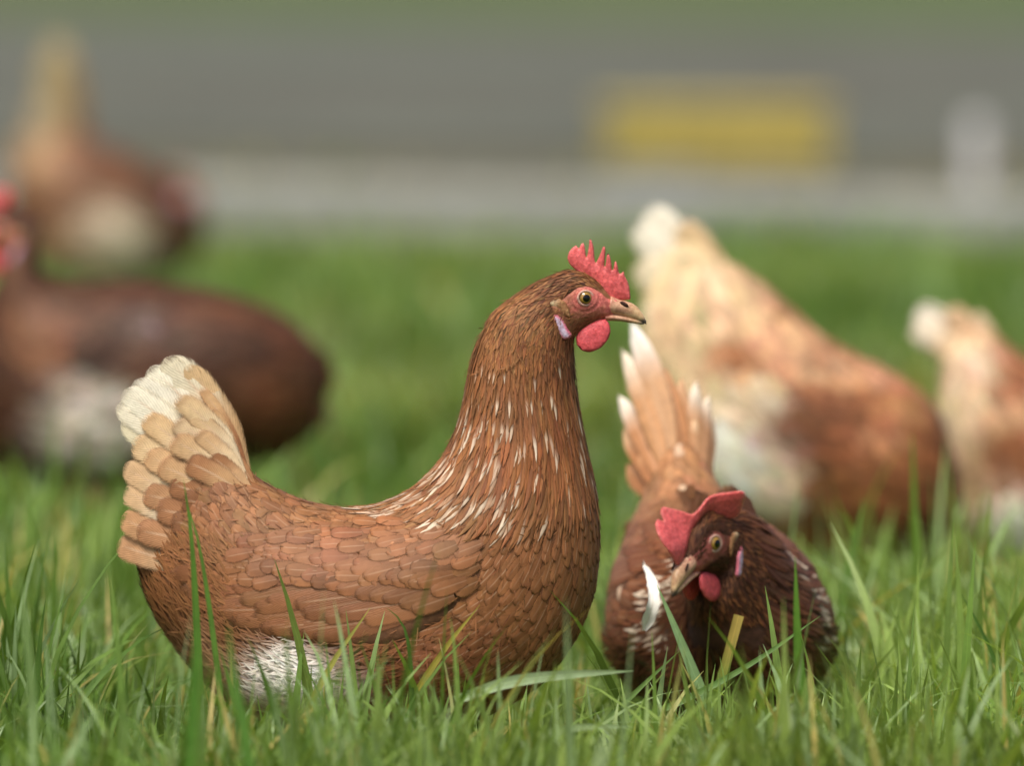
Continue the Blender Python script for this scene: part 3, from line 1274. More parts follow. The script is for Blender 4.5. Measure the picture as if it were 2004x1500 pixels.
hen1 = Hen(MAIN_RINGS, HeadMap(), 0, 1.0, 0.0, 700, 1560,
           'sharp chestnut hen standing side-on with neck upright and pale cream tail', GROUP,
           bump=lambda G: thigh_bump(560, 1350, 95, 75, 34)(thigh_bump(820, 1330, 150, 100, 26)(G)), nu=260, nv=110)  # rear bulge added so the white fluff catches light; front bulge is the thigh
hen1.body(main_col)
hen1.head()
hen1.leg(800, 1440, -70, 815)
hen1.leg(760, 1440, 70, 770)

WING = [(962, 1092), (948, 1045), (890, 1016), (770, 1008), (640, 1020), (540, 1040), (460, 1078), (430, 1130), (425, 1185), (455, 1222),
        (520, 1240), (640, 1250), (740, 1250), (800, 1235), (862, 1198), (925, 1142)]


def wing_surface(hen, sgn, hgt=28.0, poly=WING):
    x = np.linspace(270, 990, 130)
    y = np.linspace(985, 1275, 60)
    Xg, Yg = np.meshgrid(x, y, indexing='ij')
    lat = np.zeros(Xg.shape)
    for i in range(Xg.shape[0]):
        for j in range(Xg.shape[1]):
            q = hen.side(Xg[i, j], Yg[i, j], sgn)
            lat[i, j] = abs(q) if q is not None else 0.0
    dd = edge_dist(np.stack([Xg.ravel(), Yg.ravel()], -1), poly).reshape(Xg.shape)
    ins = in_poly(Xg, Yg, poly)
    low = smooth(Yg, 1080, 1200)
    dm = 75 * (1 - low) + 22 * low
    bul = hgt * (low * np.sqrt(np.clip(dd / dm, 0, 1)) + (1 - low) * smooth(dd, -6, 105)) * ins
    rear = smooth(Xg, 520, 300)
    lat = np.maximum(lat, 40 + 60 * rear)          # the folded wing runs on past the narrowing rump
    P = hen.m(np.stack([Xg, sgn * (lat + bul), Yg], -1))
    sf = Surf(P, periodic=False)
    if (sf.N[..., 1].mean() > 0) != (sgn > 0):
        sf.N = -sf.N
    return sf, poly


def wing(hen, sgn, colf, flightc, own=True, seed=50, hgt=11.0):
    sf, poly = wing_surface(hen, sgn, hgt)
    # wing body sheet
    P2, tris, dd = fill_outline(poly, 12.0)
    u = (P2[:, 0] - 270) / 720.0
    v = (P2[:, 1] - 985) / 290.0
    V = sf.pos(u, v)
    X, Y_, Q = hen.px(V)
    C = np.ones((len(V), 4))
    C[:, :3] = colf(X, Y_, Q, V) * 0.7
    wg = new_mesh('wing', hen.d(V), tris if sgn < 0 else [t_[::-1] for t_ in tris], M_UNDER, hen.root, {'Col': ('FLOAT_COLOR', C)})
    k = hen.k
    sets = []

    def row(n, xa, ya, xb, yb, L, W, phi, kind, col, lift, tilt, ns=8, nw=5, seed_=0, shaft=0.4, rim=0.1, camber=0.05):
        r = np.random.default_rng(seed + seed_)
        f = np.linspace(0, 1, n)
        xs = xa + (xb - xa) * f + r.normal(0, 3, n)
        ys = ya + (yb - ya) * f + r.normal(0, 2, n)
        u = (xs - 270) / 720.0
        v = (ys - 985) / 290.0
        ph = (phi[0] + (phi[1] - phi[0]) * f) + r.normal(0, 0.04, n)
        Lx = (L[0] + (L[1] - L[0]) * f) * k * r.uniform(0.94, 1.06, n)
        Wx = W * k * r.uniform(0.92, 1.1, n)
        lf = lift * k * (1 + 0.05 * np.arange(n)) if np.isscalar(lift) else lift
        V, s, wv = lay(sf, u, v, ph, Lx, Wx, np.zeros(n) + lf, np.full(n, tilt), camber, kind, ns, nw)
        P = sf.pos(u, v)
        X, Y_, Q = hen.px(P)
        Cc = coat_colour(col, 0.07, shaft=shaft, rim=rim)(X, Y_, Q, P, n, s, wv, r)
        # darker inner vane, paler outer edge
        ev = (1 + 0.14 * wv)[None, None, :, None]
        Cc[..., :3] = np.clip(Cc[..., :3] * ev, 0, 1)
        sets.append((V, Cc, fuv(n, s, wv), ns, nw))
    # the order runs from the innermost layer outwards
    row(11, 640, 1165, 800, 1190, (300, 190), 46, (0.05, 0.16), 'long', flightc, 1.2, 0.006, 9, 5, 1, 0.6, 0.16)
    row(12, 560, 1100, 850, 1165, (230, 150), 46, (0.10, 0.22), 'long', flightc, 2.2, 0.009, 9, 5, 2, 0.6, 0.14)
    row(14, 560, 1065, 895, 1145, (130, 92), 44, (0.10, 0.30), 'round', colf, 3.2, 0.016, 7, 5, 3, 0.4, 0.14)
    row(16, 540, 1045, 915, 1115, (100, 72), 40, (0.08, 0.30), 'round', colf, 4.0, 0.018, 7, 5, 4, 0.4, 0.14)
    for V, Cc, U, ns, nw in sets:
        if own:
            ff = grid_faces(ns, nw, False)
            for i in range(len(V)):
                new_mesh('wing_feather', hen.d(V[i].reshape(-1, 3)), ff, M_FEATHER, wg,
                         {'Col': ('FLOAT_COLOR', Cc[i].reshape(-1, 4)), 'fuv': ('FLOAT_VECTOR', U[i].reshape(-1, 3))})
        else:
            hen.fset(ns, nw).add(V, Cc, U, np.full(len(V), 1e-9))
    # scale-like lesser coverts over the shoulder
    hen.coat(17 * k, lambda X, Y_, Q, u: in_poly(X, Y_, poly) & (Y_ < 1120) & (X > 430), 58 * k, 36 * k, coat_colour(colf, 0.115, shaft=0.5, rim=0.16),
             'round', 7, 5, 0.024, 0.025, 4.2 * k, 0.12, 1.3, seed + 9, surf=sf, phi0=lambda X, Y_, Q: 0.10 + 0.25 * smooth(X, 700, 950))
    return wg


def wing_mask(X, Y_, Q):
    return ~(in_poly(X, Y_, [(940, 1090), (930, 1055), (880, 1035), (640, 1040), (440, 1100), (340, 1170), (420, 1205), (640, 1235), (780, 1228), (880, 1170)]) & (np.abs(Q) > 60))


def wing_col(X, Y_, Q, P):
    return blobcol((140, 93, 58), [(850, 1180, 90, 60, (112, 76, 48), 0.8), (900, 1040, 90, 40, (160, 108, 74), 0.7), (600, 1060, 160, 40, (150, 100, 70), 0.6)], 0.14, 90, 17)(X, Y_, Q, P)


def flight_col(X, Y_, Q, P):
    return blobcol((134, 89, 58), [(500, 1200, 200, 60, (150, 102, 70), 0.6)], 0.1, 60, 19)(X, Y_, Q, P)


for sg in (-1, 1):
    wing(hen1, sg, wing_col, flight_col, own=(sg < 0), seed=50 + sg)

k1 = hen1.k
FACEP = [tuple(p) for p in FACE]


def not_face(X, Y_):
    return ~(in_poly(X, Y_, FACEP) | (X > 1192))


# head and upper neck: short hair-like feathers
hen1.coat(4.0 * k1, lambda X, Y_, Q, u: (Y_ < 700) & (X > 960) & not_face(X, Y_) & ~((X > 1165) & (Y_ > 560)),
          lambda X, Y_: (13 + 14 * smooth(np.hypot(X - 1180, Y_ - 580), 40, 200)) * k1, lambda X, Y_: (5.0 + 2.6 * smooth(np.hypot(X - 1180, Y_ - 580), 60, 200)) * k1,
          coat_colour(main_col, 0.24, tipc=(205, 150, 98), tipamt=lambda X, Y_, Q, r: (r.random(len(X)) < 0.30) * 0.35, shaft=0.1, rootd=0.7, rim=0.0),
          'point', 4, 3, 0.05, 0.03, 0.0005, 0.13, 1.6, 11, over=9)


CHEEK = Z([(940, 770), (1040, 790), (1110, 830), (1250, 850), (1300, 890), (1200, 945), (1110, 980), (1040, 980), (970, 890)])


def cheek_col(X, Y_, Q, P):
    return np.zeros(np.shape(X) + (3,)) + s2l((150, 100, 66))


hen1.coat(3.4 * k1, lambda X, Y_, Q, u: in_poly(X, Y_, CHEEK), 11 * k1, 3.0 * k1, coat_colour(cheek_col, 0.25, shaft=0.0, rim=0.0), 'point', 4, 3, 0.10, 0.0,
          4.6 * k1, 0.3, 1.3, 15, over=9)


def hackle_amt(X, Y_, Q, r):
    t = (X - (905 - (Y_ - 780) * 0.55)) / 330.0
    p = 0.32 * smooth(Y_, 660, 850) * (1 - 0.92 * smooth(t, 0.25, 0.78)) + 0.10 * smooth(Y_, 740, 900)
    return (r.random(len(X)) < p) * r.uniform(0.2, 0.95, len(X)) * (0.4 + 0.6 * smooth(Y_, 640, 820))


def hackle_zone(X, Y_):
    return (Y_ >= 640) & (X > 760) & (Y_ < 1010 - 0.13 * (X - 800) + 14 * np.sin(X * 0.05)) & (Y_ < 985 - 1.0 * np.clip(X - 1090, 0, 80))


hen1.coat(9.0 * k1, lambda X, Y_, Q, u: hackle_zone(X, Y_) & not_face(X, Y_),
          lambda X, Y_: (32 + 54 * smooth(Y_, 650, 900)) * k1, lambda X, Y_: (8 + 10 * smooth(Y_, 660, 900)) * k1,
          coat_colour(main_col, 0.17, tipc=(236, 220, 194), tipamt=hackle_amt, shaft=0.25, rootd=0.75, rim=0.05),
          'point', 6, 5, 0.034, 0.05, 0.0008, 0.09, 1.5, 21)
# breast, flank and back: rounded overlapping feathers
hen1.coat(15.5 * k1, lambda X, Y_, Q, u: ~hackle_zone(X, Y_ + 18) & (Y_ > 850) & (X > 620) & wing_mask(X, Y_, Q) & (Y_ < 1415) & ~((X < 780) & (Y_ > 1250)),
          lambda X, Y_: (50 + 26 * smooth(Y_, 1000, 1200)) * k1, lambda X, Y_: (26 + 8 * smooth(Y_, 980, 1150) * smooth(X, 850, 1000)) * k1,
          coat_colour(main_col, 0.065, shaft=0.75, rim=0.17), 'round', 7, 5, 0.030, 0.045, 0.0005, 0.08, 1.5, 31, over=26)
# back towards the rump
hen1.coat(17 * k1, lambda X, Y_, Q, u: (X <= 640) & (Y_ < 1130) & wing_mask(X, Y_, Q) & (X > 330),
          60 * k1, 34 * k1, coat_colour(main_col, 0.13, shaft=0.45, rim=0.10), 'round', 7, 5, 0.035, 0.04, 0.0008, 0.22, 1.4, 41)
# loose fluff of thigh, belly and vent
hen1.coat(6.5 * k1, lambda X, Y_, Q, u: ((X < 800) & (Y_ > 1215)) | (Y_ > 1395) | ((X < 470) & (Y_ > 1060)),
          lambda X, Y_: 46 * k1 + 0 * X, 6.0 * k1, coat_colour(main_col, 0.06, shaft=0.0, rootd=0.95, rim=0.0), 'point', 5, 3, 0.12, 0.0, 0.0015, 0.33, 1.2, 51, over=8)


hen1.coat(17 * k1, lambda X, Y_, Q, u: not_face(X, Y_) & (X > 330) & (X < 1180), 26 * k1, 2.6 * k1, coat_colour(main_col, 0.2, shaft=0.0, rim=0.0), 'point', 5, 3, 0.20, 0.0,
          0.0016, 0.5, 1.0, 71, over=6)
hen1.coat(21 * k1, lambda X, Y_, Q, u: (X > 380) & (X < 1000) & (Y_ > 1180), 44 * k1, 3.0 * k1, coat_colour(main_col, 0.15, shaft=0.0, rim=0.0), 'point', 6, 3, 0.26, 0.0,
          0.0016, 0.6, 1.0, 72, over=6)


def front_main(V):
    c = V.mean((1, 2))
    return c[:, 1] < -0.012


hen1.flush(own=215, name='feather', front=front_main, minsize=0.0)

# tail: every large feather on its own, traced from the photograph
def TZ(x, y):
    return (200 + x * 0.28, 660 + y * 0.28)


CR, TAN, BRN, DBR = (232, 220, 190), (206, 168, 122), (150, 100, 66), (118, 76, 48)
TAIL = [  # tip, root, width, lateral root / tip, base colour, tip colour, rim
    ((590, 175), (1000, 930), 200, -6, -3, TAN, (214, 180, 134), None, 0.06),
    ((440, 124), (985, 930), 280, -12, -8, TAN, CR, None, 0.07),
    ((330, 190), (940, 960), 240, -15, -11, (220, 200, 165), (238, 230, 206), None, 0.06),
    ((225, 285), (900, 980), 260, -20, -16, (222, 206, 172), (238, 230, 208), None, 0.05),
    ((150, 350), (880, 990), 240, -24, -20, (222, 206, 172), (236, 228, 204), None, 0.04),
    ((112, 440), (860, 1000), 240, -27, -24, (216, 196, 160), (234, 224, 198), None, 0.03),
    ((140, 560), (820, 1040), 220, -30, -27, (210, 190, 152), (224, 212, 178), None, 0.0),
    ((690, 330), (1010, 930), 100, -18, -15, BRN, TAN, BRN, 0.05),
    ((760, 470), (1020, 960), 90, -30, -30, BRN, TAN, BRN, 0.04),
    ((520, 395), (960, 900), 190, -31, -32, (224, 206, 172), (214, 184, 140), BRN, 0.08),
    ((290, 535), (800, 960), 210, -33, -32, (224, 206, 172), (216, 182, 136), (186, 140, 96), 0.04),
    ((600, 500), (985, 930), 150, -36, -38, (222, 200, 164), (210, 178, 134), BRN, 0.08),
    ((500, 560), (960, 950), 200, -40, -43, (226, 206, 172), (216, 188, 148), DBR, 0.07),
    ((215, 700), (800, 1050), 250, -39, -38, (226, 210, 178), (216, 186, 142), (190, 146, 102), 0.02),
    ((660, 640), (1000, 980), 150, -44, -48, (214, 188, 150), (196, 160, 118), DBR, 0.06),
    ((480, 690), (950, 1010), 210, -46, -50, (222, 198, 160), (202, 166, 122), BRN, 0.06),
    ((150, 880), (700, 1130), 210, -43, -41, (216, 196, 160), (206, 170, 128), None, -0.03),
    ((300, 800), (860, 1080), 220, -47, -48, (216, 190, 150), (204, 166, 122), (180, 132, 90), 0.03),
    ((395, 860), (900, 1110), 220, -51, -55, (210, 180, 138), (198, 158, 114), BRN, 0.02),
    ((590, 840), (980, 1050), 200, -54, -60, (186, 146, 104), (164, 116, 78), DBR, 0.03),
    ((760, 800), (1040, 1060), 150, -50, -54, (190, 152, 112), (152, 106, 70), DBR, 0.04),
    ((155, 1040), (660, 1270), 220, -47, -46, (224, 206, 176), (208, 172, 130), None, -0.02),
    ((285, 1070), (800, 1210), 220, -54, -58, (206, 168, 126), (182, 136, 96), BRN, 0.02),
    ((470, 990), (940, 1180), 210, -58, -64, (172, 126, 86), (152, 104, 68), DBR, 0.02),
    ((375, 1170), (900, 1270), 230, -61, -67, (166, 118, 80), (160, 112, 76), DBR, 0.0),
    ((135, 1240), (640, 1420), 230, -52, -51, (212, 178, 138), (190, 144, 102), None, -0.02),
    ((240, 1320), (780, 1420), 220, -59, -62, (184, 138, 98), (176, 128, 90), BRN, 0.0),
    ((105, 1420), (600, 1560), 220, -53, -52, (200, 162, 122), (188, 142, 102), None, -0.02),
    ((690, 980), (1100, 1130), 190, -60, -68, (144, 98, 64), (134, 90, 58), DBR, 0.02),
    ((560, 1100), (1000, 1220), 210, -65, -73, (142, 96, 62), (132, 88, 56), DBR, 0.0),
    ((480, 1260), (960, 1320), 210, -66, -74, (150, 104, 70), (140, 96, 64), DBR, 0.0),
    ((820, 930), (1120, 1130), 130, -52, -58, (150, 106, 72), (146, 100, 68), DBR, 0.03),
    ((860, 720), (1060, 1000), 90, -36, -38, (160, 116, 78), (140, 94, 62), DBR, 0.03),
    ((930, 820), (1130, 1090), 90, -34, -36, (142, 98, 64), (128, 84, 54), None, 0.0),
]
for sg in (-1, 1):
    for i, (tip, rt, wz, yr, yt, cb, ct, rim, bow) in enumerate(TAIL):
        if sg > 0 and i % 2 == 1 and i > 6:
            continue
        hen1.strip(TZ(*rt), TZ(*tip), wz * 0.28, -sg * yr * 0.95 * -1 if False else sg * abs(yr), sg * abs(yt) * 0.70 + sg * (3.0 * math.sin(i * 5.1)),
                   strip_colour(cb, ct, rim, 0.5, 0.85), 12, 7,
                   bow=-bow, nrm=(0.05, sg * 1.0, 0.12), camber=0.03, as_part='tail_feather')


# ================================================================== second hen, head towards the camera
RINGS2 = [
    (338, 912, 262, 1065, 16), (440, 934, 285, 1175, 58), (510, 983, 325, 1295, 104), (580, 1018, 420, 1400, 150), (650, 1040, 545, 1456, 188),
    (720, 1056, 690, 1472, 210), (785, 1070, 830, 1466, 216), (850, 1084, 950, 1444, 202), (912, 1084, 1050, 1388, 158), (962, 1068, 1112, 1320, 110),
    (1010, 1043, 1146, 1256, 86), (1054, 1020, 1162, 1212, 72)]


def hen2_col(X, Y_, Q, P):
    return blobcol((116, 70, 42), [
        (540, 1040, 230, 70, (150, 104, 70), 0.9), (430, 1020, 130, 120, (168, 122, 84), 0.9),
        (1110, 1150, 130, 140, (70, 42, 26), 0.95), (1080, 1290, 130, 120, (76, 45, 27), 0.9),
        (900, 1350, 160, 90, (96, 62, 40), 0.7), (1150, 1040, 60, 40, (80, 48, 30), 0.9),
        (620, 1180, 160, 60, (210, 170, 130), 0.35), (560, 1320, 110, 80, (200, 170, 140), 0.8)], 0.14, 70, 23)(X, Y_, Q, P)


HM2 = HeadMap((1136, 1113), 19.0, scale=1.12)
RZ2 = math.radians(-78.0)
hen2 = Hen(RINGS2, HM2, 1, 1.0, 0.3, 700, 1560,
           'dark brown hen facing the camera with head low and floppy red comb', GROUP,
           rz=RZ2, loc=(0, 0, 0), bend=(945, 1100, 1006, -41.0), bump=thigh_bump(820, 1330, 150, 100, 22), nu=220, nv=96)
# put the hen so that its near eye stands at the photographed place
e2 = HM2([EYE])[0]
q2 = hen2.side(e2[0], e2[1], 1) or 33
ev = hen2.d(hen2.m(np.array([[e2[0], q2, e2[1]]])))[0]
tgt = at(1398, 1058, 0.11)
cz, sz_ = math.cos(RZ2), math.sin(RZ2)
hen2.root.location = (tgt.x - (ev[0] * cz - ev[1] * sz_), tgt.y - (ev[0] * sz_ + ev[1] * cz), 0)
hen2.body(hen2_col)


def flop(P2):
    up = smooth(P2[:, 1], 560, 462)
    back = smooth(P2[:, 0], 1196, 1150)
    far = smooth(P2[:, 0], 1120, 1060)
    return up * (30 * back - 44 * (1 - back)) + 42 * far


hen2.head(comb_y=flop, comb=COMB_FLOPPY, comb_t=13.0, bare=0.66)
hen2.leg(800, 1440, -88, 830, -40)
hen2.leg(780, 1440, 66, 800, 5)
for sg in (-1, 1):
    wing(hen2, sg, hen2_col, hen2_col, own=False, seed=90 + sg, hgt=6.0)
FACE2 = [tuple(p) for p in HM2(FACE)]


def not_face2(X, Y_):
    bx, by = HM2([(1192, 600)])[0]
    return ~(in_poly(X, Y_, FACE2)) & (X < bx)


hen2.coat(5.0 * k1, lambda X, Y_, Q, u: (X > 1075) & not_face2(X, Y_) & (Y_ < 1240), 22 * k1, 6.5 * k1,
          coat_colour(hen2_col, 0.25, tipc=(170, 110, 64), tipamt=lambda X, Y_, Q, r: (r.random(len(X)) < 0.3) * 0.4, shaft=0.1, rim=0.0),
          'point', 4, 3, 0.07, 0.03, 0.0006, 0.2, 1.5, 61, over=9)


BROW2 = [tuple(p) for p in HM2(Z([(1000, 660), (1080, 590), (1180, 540), (1290, 580), (1380, 670), (1440, 720), (1380, 745), (1320, 700), (1280, 630), (1180, 590), (1090, 620), (1040, 680)]))]
CHEEK2 = [tuple(p) for p in HM2(Z([(920, 760), (1040, 760), (1100, 800), (1200, 820), (1300, 830), (1320, 885), (1200, 945), (1110, 980), (1040, 980), (960, 890)]))]


def brow_col(X, Y_, Q, P):
    return np.zeros(np.shape(X) + (3,)) + s2l((78, 48, 32))


hen2.coat(3.8 * k1, lambda X, Y_, Q, u: in_poly(X, Y_, BROW2) | in_poly(X, Y_, CHEEK2), 15 * k1, 4.2 * k1, coat_colour(brow_col, 0.3, shaft=0.0, rim=0.0), 'point', 4, 3, 0.10, 0.0,
          5.4 * k1, 0.3, 1.3, 66, over=9)


def hack2(X, Y_, Q, r):
    p = 0.5 * smooth(X, 880, 925) * smooth(X, 1010, 965) * smooth(np.abs(Q), 50, 95)
    return (r.random(len(X)) < p) * r.uniform(0.5, 1.0, len(X))


hen2.coat(10 * k1, lambda X, Y_, Q, u: (X > 930) & (X <= 1085) & (Y_ < 1300), 62 * k1, 15 * k1,
          coat_colour(hen2_col, 0.2, tipc=(232, 214, 188), tipamt=hack2, shaft=0.2, rim=0.0), 'point', 6, 5, 0.07, 0.05, 0.0012, 0.16, 1.5, 62)
hen2.coat(20 * k1, lambda X, Y_, Q, u: ((X <= 940) | (Y_ >= 1290)) & wing_mask(X, Y_, Q), 64 * k1, 34 * k1,
          coat_colour(hen2_col, 0.15, tipc=(226, 200, 170), tipamt=lambda X, Y_, Q, r: (r.random(len(X)) < 0.06) * 0.7, shaft=0.4, rim=0.1),
          'round', 6, 5, 0.06, 0.05, 0.0008, 0.2, 1.4, 63)
hen2.coat(11 * k1, lambda X, Y_, Q, u: (Y_ > 1300), 50 * k1, 8 * k1, coat_colour(hen2_col, 0.14, shaft=0.0, rim=0.0), 'point', 5, 3, 0.2, 0, 0.002, 0.4, 1.2, 64, over=8)
hen2.flush(own=120, name='feather', front=lambda V: V.mean((1, 2))[:, 0] > (880 - 700) * k1)
T2 = [  # lateral root, lateral tip, tip x, tip y, width, colours
    (-20, -84, 330, 682, 60, (206, 160, 118), (246, 240, 228)), (-34, -104, 330, 742, 50, (198, 148, 104), (240, 224, 200)),
    (-46, -108, 320, 840, 48, (188, 134, 92), (240, 230, 212)), (-8, -46, 340, 750, 36, (196, 142, 98), (206, 154, 110)),
    (6, -14, 345, 778, 34, (186, 130, 86), (196, 144, 102)), (24, 26, 340, 800, 40, (192, 138, 96), (214, 168, 126)),
    (36, 60, 335, 812, 44, (196, 146, 104), (242, 230, 208)), (44, 88, 330, 842, 42, (190, 140, 100), (240, 222, 198)),
    (48, 100, 330, 890, 40, (184, 132, 92), (232, 208, 178)),
    (-50, -100, 330, 910, 52, (172, 118, 78), (214, 174, 134)), (-56, -94, 335, 985, 58, (164, 112, 74), (190, 140, 98)),
    (50, 84, 335, 945, 50, (170, 118, 80), (192, 144, 104)), (50, 80, 335, 1005, 56, (160, 110, 72), (186, 136, 94)),
    (-28, -66, 380, 850, 52, (180, 124, 82), (226, 194, 156)), (-16, -30, 390, 830, 42, (184, 130, 88), (204, 156, 112)),
    (26, 44, 390, 885, 52, (166, 112, 72), (222, 186, 146)), (0, 4, 400, 880, 52, (172, 118, 76), (192, 142, 100)),
    (-40, -76, 400, 945, 62, (164, 112, 74), (196, 146, 104)), (40, 60, 410, 965, 62, (160, 108, 70), (176, 124, 84)),
    (10, 20, 410, 930, 50, (150, 100, 64), (206, 160, 118)), (-14, -26, 410, 930, 50, (156, 104, 66), (186, 136, 94))]
for i, (yr, yt, tx, ty, wd, cb, ct) in enumerate(T2):
    hen2.strip((470, 1015 + 0.2 * max(ty - 800, 0)), (tx, ty), wd * 1.15, yr, yt, strip_colour(cb, ct, None, 0, 0.5, 0.6, 0.92), 12, 7,
               bow=0.03 if yt > 0 else -0.03, nrm=(1.0, yt * 0.006, 0.3), camber=0.10, as_part='tail_feather', kind='spear')


# ================================================================== the hens out of focus
def simple_hen(rings, hm, hs, r, ox, label, col, tail, seed, rz=0.0, bend=None, inset=3.0, legs=(), comb_y=None, fluff=None, W=34, L=58):
    Y = D * (r - 1)
    gy = -528 + 2088.0 / r
    h = Hen(rings, hm, hs, r, Y, ox, gy, label, GROUP, rz=rz, bend=bend, nu=150, nv=72, inset=inset)
    cf = blobcol(*col)
    h.body(cf)
    h.head(comb_y=comb_y)
    kk = h.k
    fp = [tuple(p) for p in hm(FACE)]
    bx = hm([(1192, 600)])[0][0]
    nr = np.array([hm([p])[0] for p in [(1100, 620)]])[0]
    sc = hm.scale

    def ok(X, Y_):
        return ~in_poly(X, Y_, fp) & ((X < bx) if hm.f > 0 else (X > bx))

    def nearhead(X, Y_):
        return np.hypot(X - nr[0], Y_ - nr[1]) < 125 * sc
    h.coat(7.0 * kk * sc, lambda X, Y_, Q, u: nearhead(X, Y_) & ok(X, Y_), 26 * kk * sc, 9 * kk * sc, coat_colour(cf, 0.2, shaft=0.1, rim=0.0),
           'point', 4, 3, 0.06, 0.03, 0.0008, 0.15, 1.5, seed, over=8)
    h.coat(0.52 * W * kk, lambda X, Y_, Q, u: ~nearhead(X, Y_), L * kk, W * kk, coat_colour(cf, 0.16, shaft=0.3, rim=0.1),
           'round', 5, 3, 0.07, 0.05, 0.001, 0.22, 1.35, seed + 1, over=9)
    h.flush(own=0)
    for (rt, tp, wd, yr, yt, cb, ct) in tail:
        h.strip(rt, tp, wd, yr, yt, strip_colour(cb, ct, None, 0, 0.2), 9, 5, bow=-0.03, nrm=(0.05, -1.0 if yt <= 0 else 1.0, 0.12), camber=0.1, as_part='tail_feather')
    for lg in legs:
        h.leg(*lg)
    return h


def mirror(tl):
    out = list(tl)
    for (rt, tp, wd, yr, yt, cb, ct) in tl:
        if yt < -2:
            out.append((rt, tp, wd, -yr, -yt, cb, ct))
    return out


# pale tan hen behind on the right, pecking
R3 = [(1372, 476, 1258, 560, 24), (1425, 508, 1254, 690, 66), (1492, 548, 1296, 840, 108), (1560, 610, 1362, 960, 140), (1635, 668, 1466, 1042, 160),
      (1712, 708, 1590, 1090, 166), (1788, 752, 1700, 1108, 156), (1840, 815, 1775, 1110, 132), (1864, 890, 1822, 1106, 98), (1880, 970, 1846, 1112, 70), (1894, 1036, 1850, 1126, 50)]
col3 = ((140, 88, 54), [
    (1320, 540, 160, 130, (230, 200, 158), 1.2), (1300, 720, 140, 150, (224, 194, 150), 1.2), (1450, 600, 90, 60, (228, 188, 146), 0.9),
    (1440, 695, 70, 45, (164, 106, 66), 1.0), (1420, 780, 90, 50, (234, 204, 164), 1.0), (1500, 770, 40, 34, (240, 216, 184), 1.0),
    (1540, 650, 90, 40, (220, 172, 130), 0.9), (1660, 710, 150, 36, (212, 162, 122), 0.9), (1580, 840, 100, 75, (112, 68, 40), 1.0),
    (1410, 905, 95, 85, (252, 242, 220), 1.8), (1510, 950, 48, 60, (236, 212, 182), 1.3), (1720, 850, 50, 36, (178, 122, 84), 0.9), (1660, 790, 50, 30, (128, 80, 48), 0.8),
    (1800, 1050, 130, 55, (92, 56, 34), 1.0), (1600, 1060, 120, 40, (168, 112, 72), 0.7), (1780, 790, 60, 40, (184, 128, 88), 0.8)],
    0.10, 40, 31)
tail3 = mirror([((1420, 600), (1264, 402), 78, -4, -2, (226, 196, 156), (244, 236, 214)), ((1400, 620), (1244, 432), 72, -12, -10, (226, 200, 160), (244, 236, 214)),
                ((1390, 650), (1250, 500), 80, -22, -22, (222, 196, 156), (236, 220, 186)), ((1390, 690), (1262, 580), 80, -34, -34, (216, 186, 146), (230, 212, 174)),
                ((1440, 600), (1330, 430), 70, -10, -8, (216, 170, 128), (228, 196, 150)), ((1450, 640), (1340, 500), 80, -30, -30, (218, 180, 138), (226, 200, 158)),
                ((1400, 760), (1262, 680), 90, -40, -42, (212, 180, 138), (224, 204, 162))])
hen3 = simple_hen(R3, HeadMap((1895, 1140), 78.0, scale=0.86), 1, 1.18, 1560,
                  'tan and cream mottled hen pecking behind the dark hen, white tail tip raised', col3, tail3, 200,
                  legs=((1640, 1100, -60, 1650), (1610, 1100, 60, 1620)))

# hen cut by the right edge
R4 = [(1888, 645, 1842, 700, 22), (1935, 648, 1838, 810, 78), (1985, 682, 1850, 940, 118), (2055, 722, 1895, 1060, 150), (2135, 752, 1965, 1112, 162), (2220, 782, 2065, 1122, 152),
      (2290, 832, 2170, 1105, 118), (2335, 895, 2245, 1092, 84), (2362, 950, 2285, 1090, 62), (2380, 1005, 2310, 1098, 48)]
col4 = ((162, 108, 70), [(1865, 770, 75, 160, (230, 200, 162), 1.2), (1985, 745, 60, 40, (140, 86, 52), 1.0), (1965, 870, 70, 70, (128, 78, 46), 1.0), (1960, 805, 50, 25, (206, 160, 122), 0.9), (1900, 690, 50, 40, (226, 196, 166), 0.9),
                         (1965, 1060, 90, 95, (252, 242, 220), 1.8), (2040, 760, 60, 30, (190, 136, 98), 0.7), (1890, 960, 40, 60, (206, 168, 126), 0.7)], 0.1, 40, 33)
tail4 = mirror([((1920, 690), (1790, 600), 62, -4, -3, (232, 206, 172), (246, 236, 216)), ((1915, 705), (1782, 632), 58, -12, -12, (228, 200, 162), (240, 226, 200)),
                ((1940, 690), (1850, 600), 54, -10, -10, (214, 170, 130), (226, 190, 150)), ((1960, 700), (1905, 606), 30, -6, -6, (214, 176, 138), (230, 206, 170)),
                ((1930, 730), (1830, 660), 60, -26, -28, (222, 186, 146), (226, 196, 158))])
hen4 = simple_hen(R4, HeadMap((2372, 1120), 70.0, scale=0.86), 1, 1.22, 2080,
                  'tan hen with white fluffy thigh, half cut off by the right edge', col4, tail4, 220,
                  legs=((2080, 1110, -60, 2090), (2050, 1110, 60, 2060)))

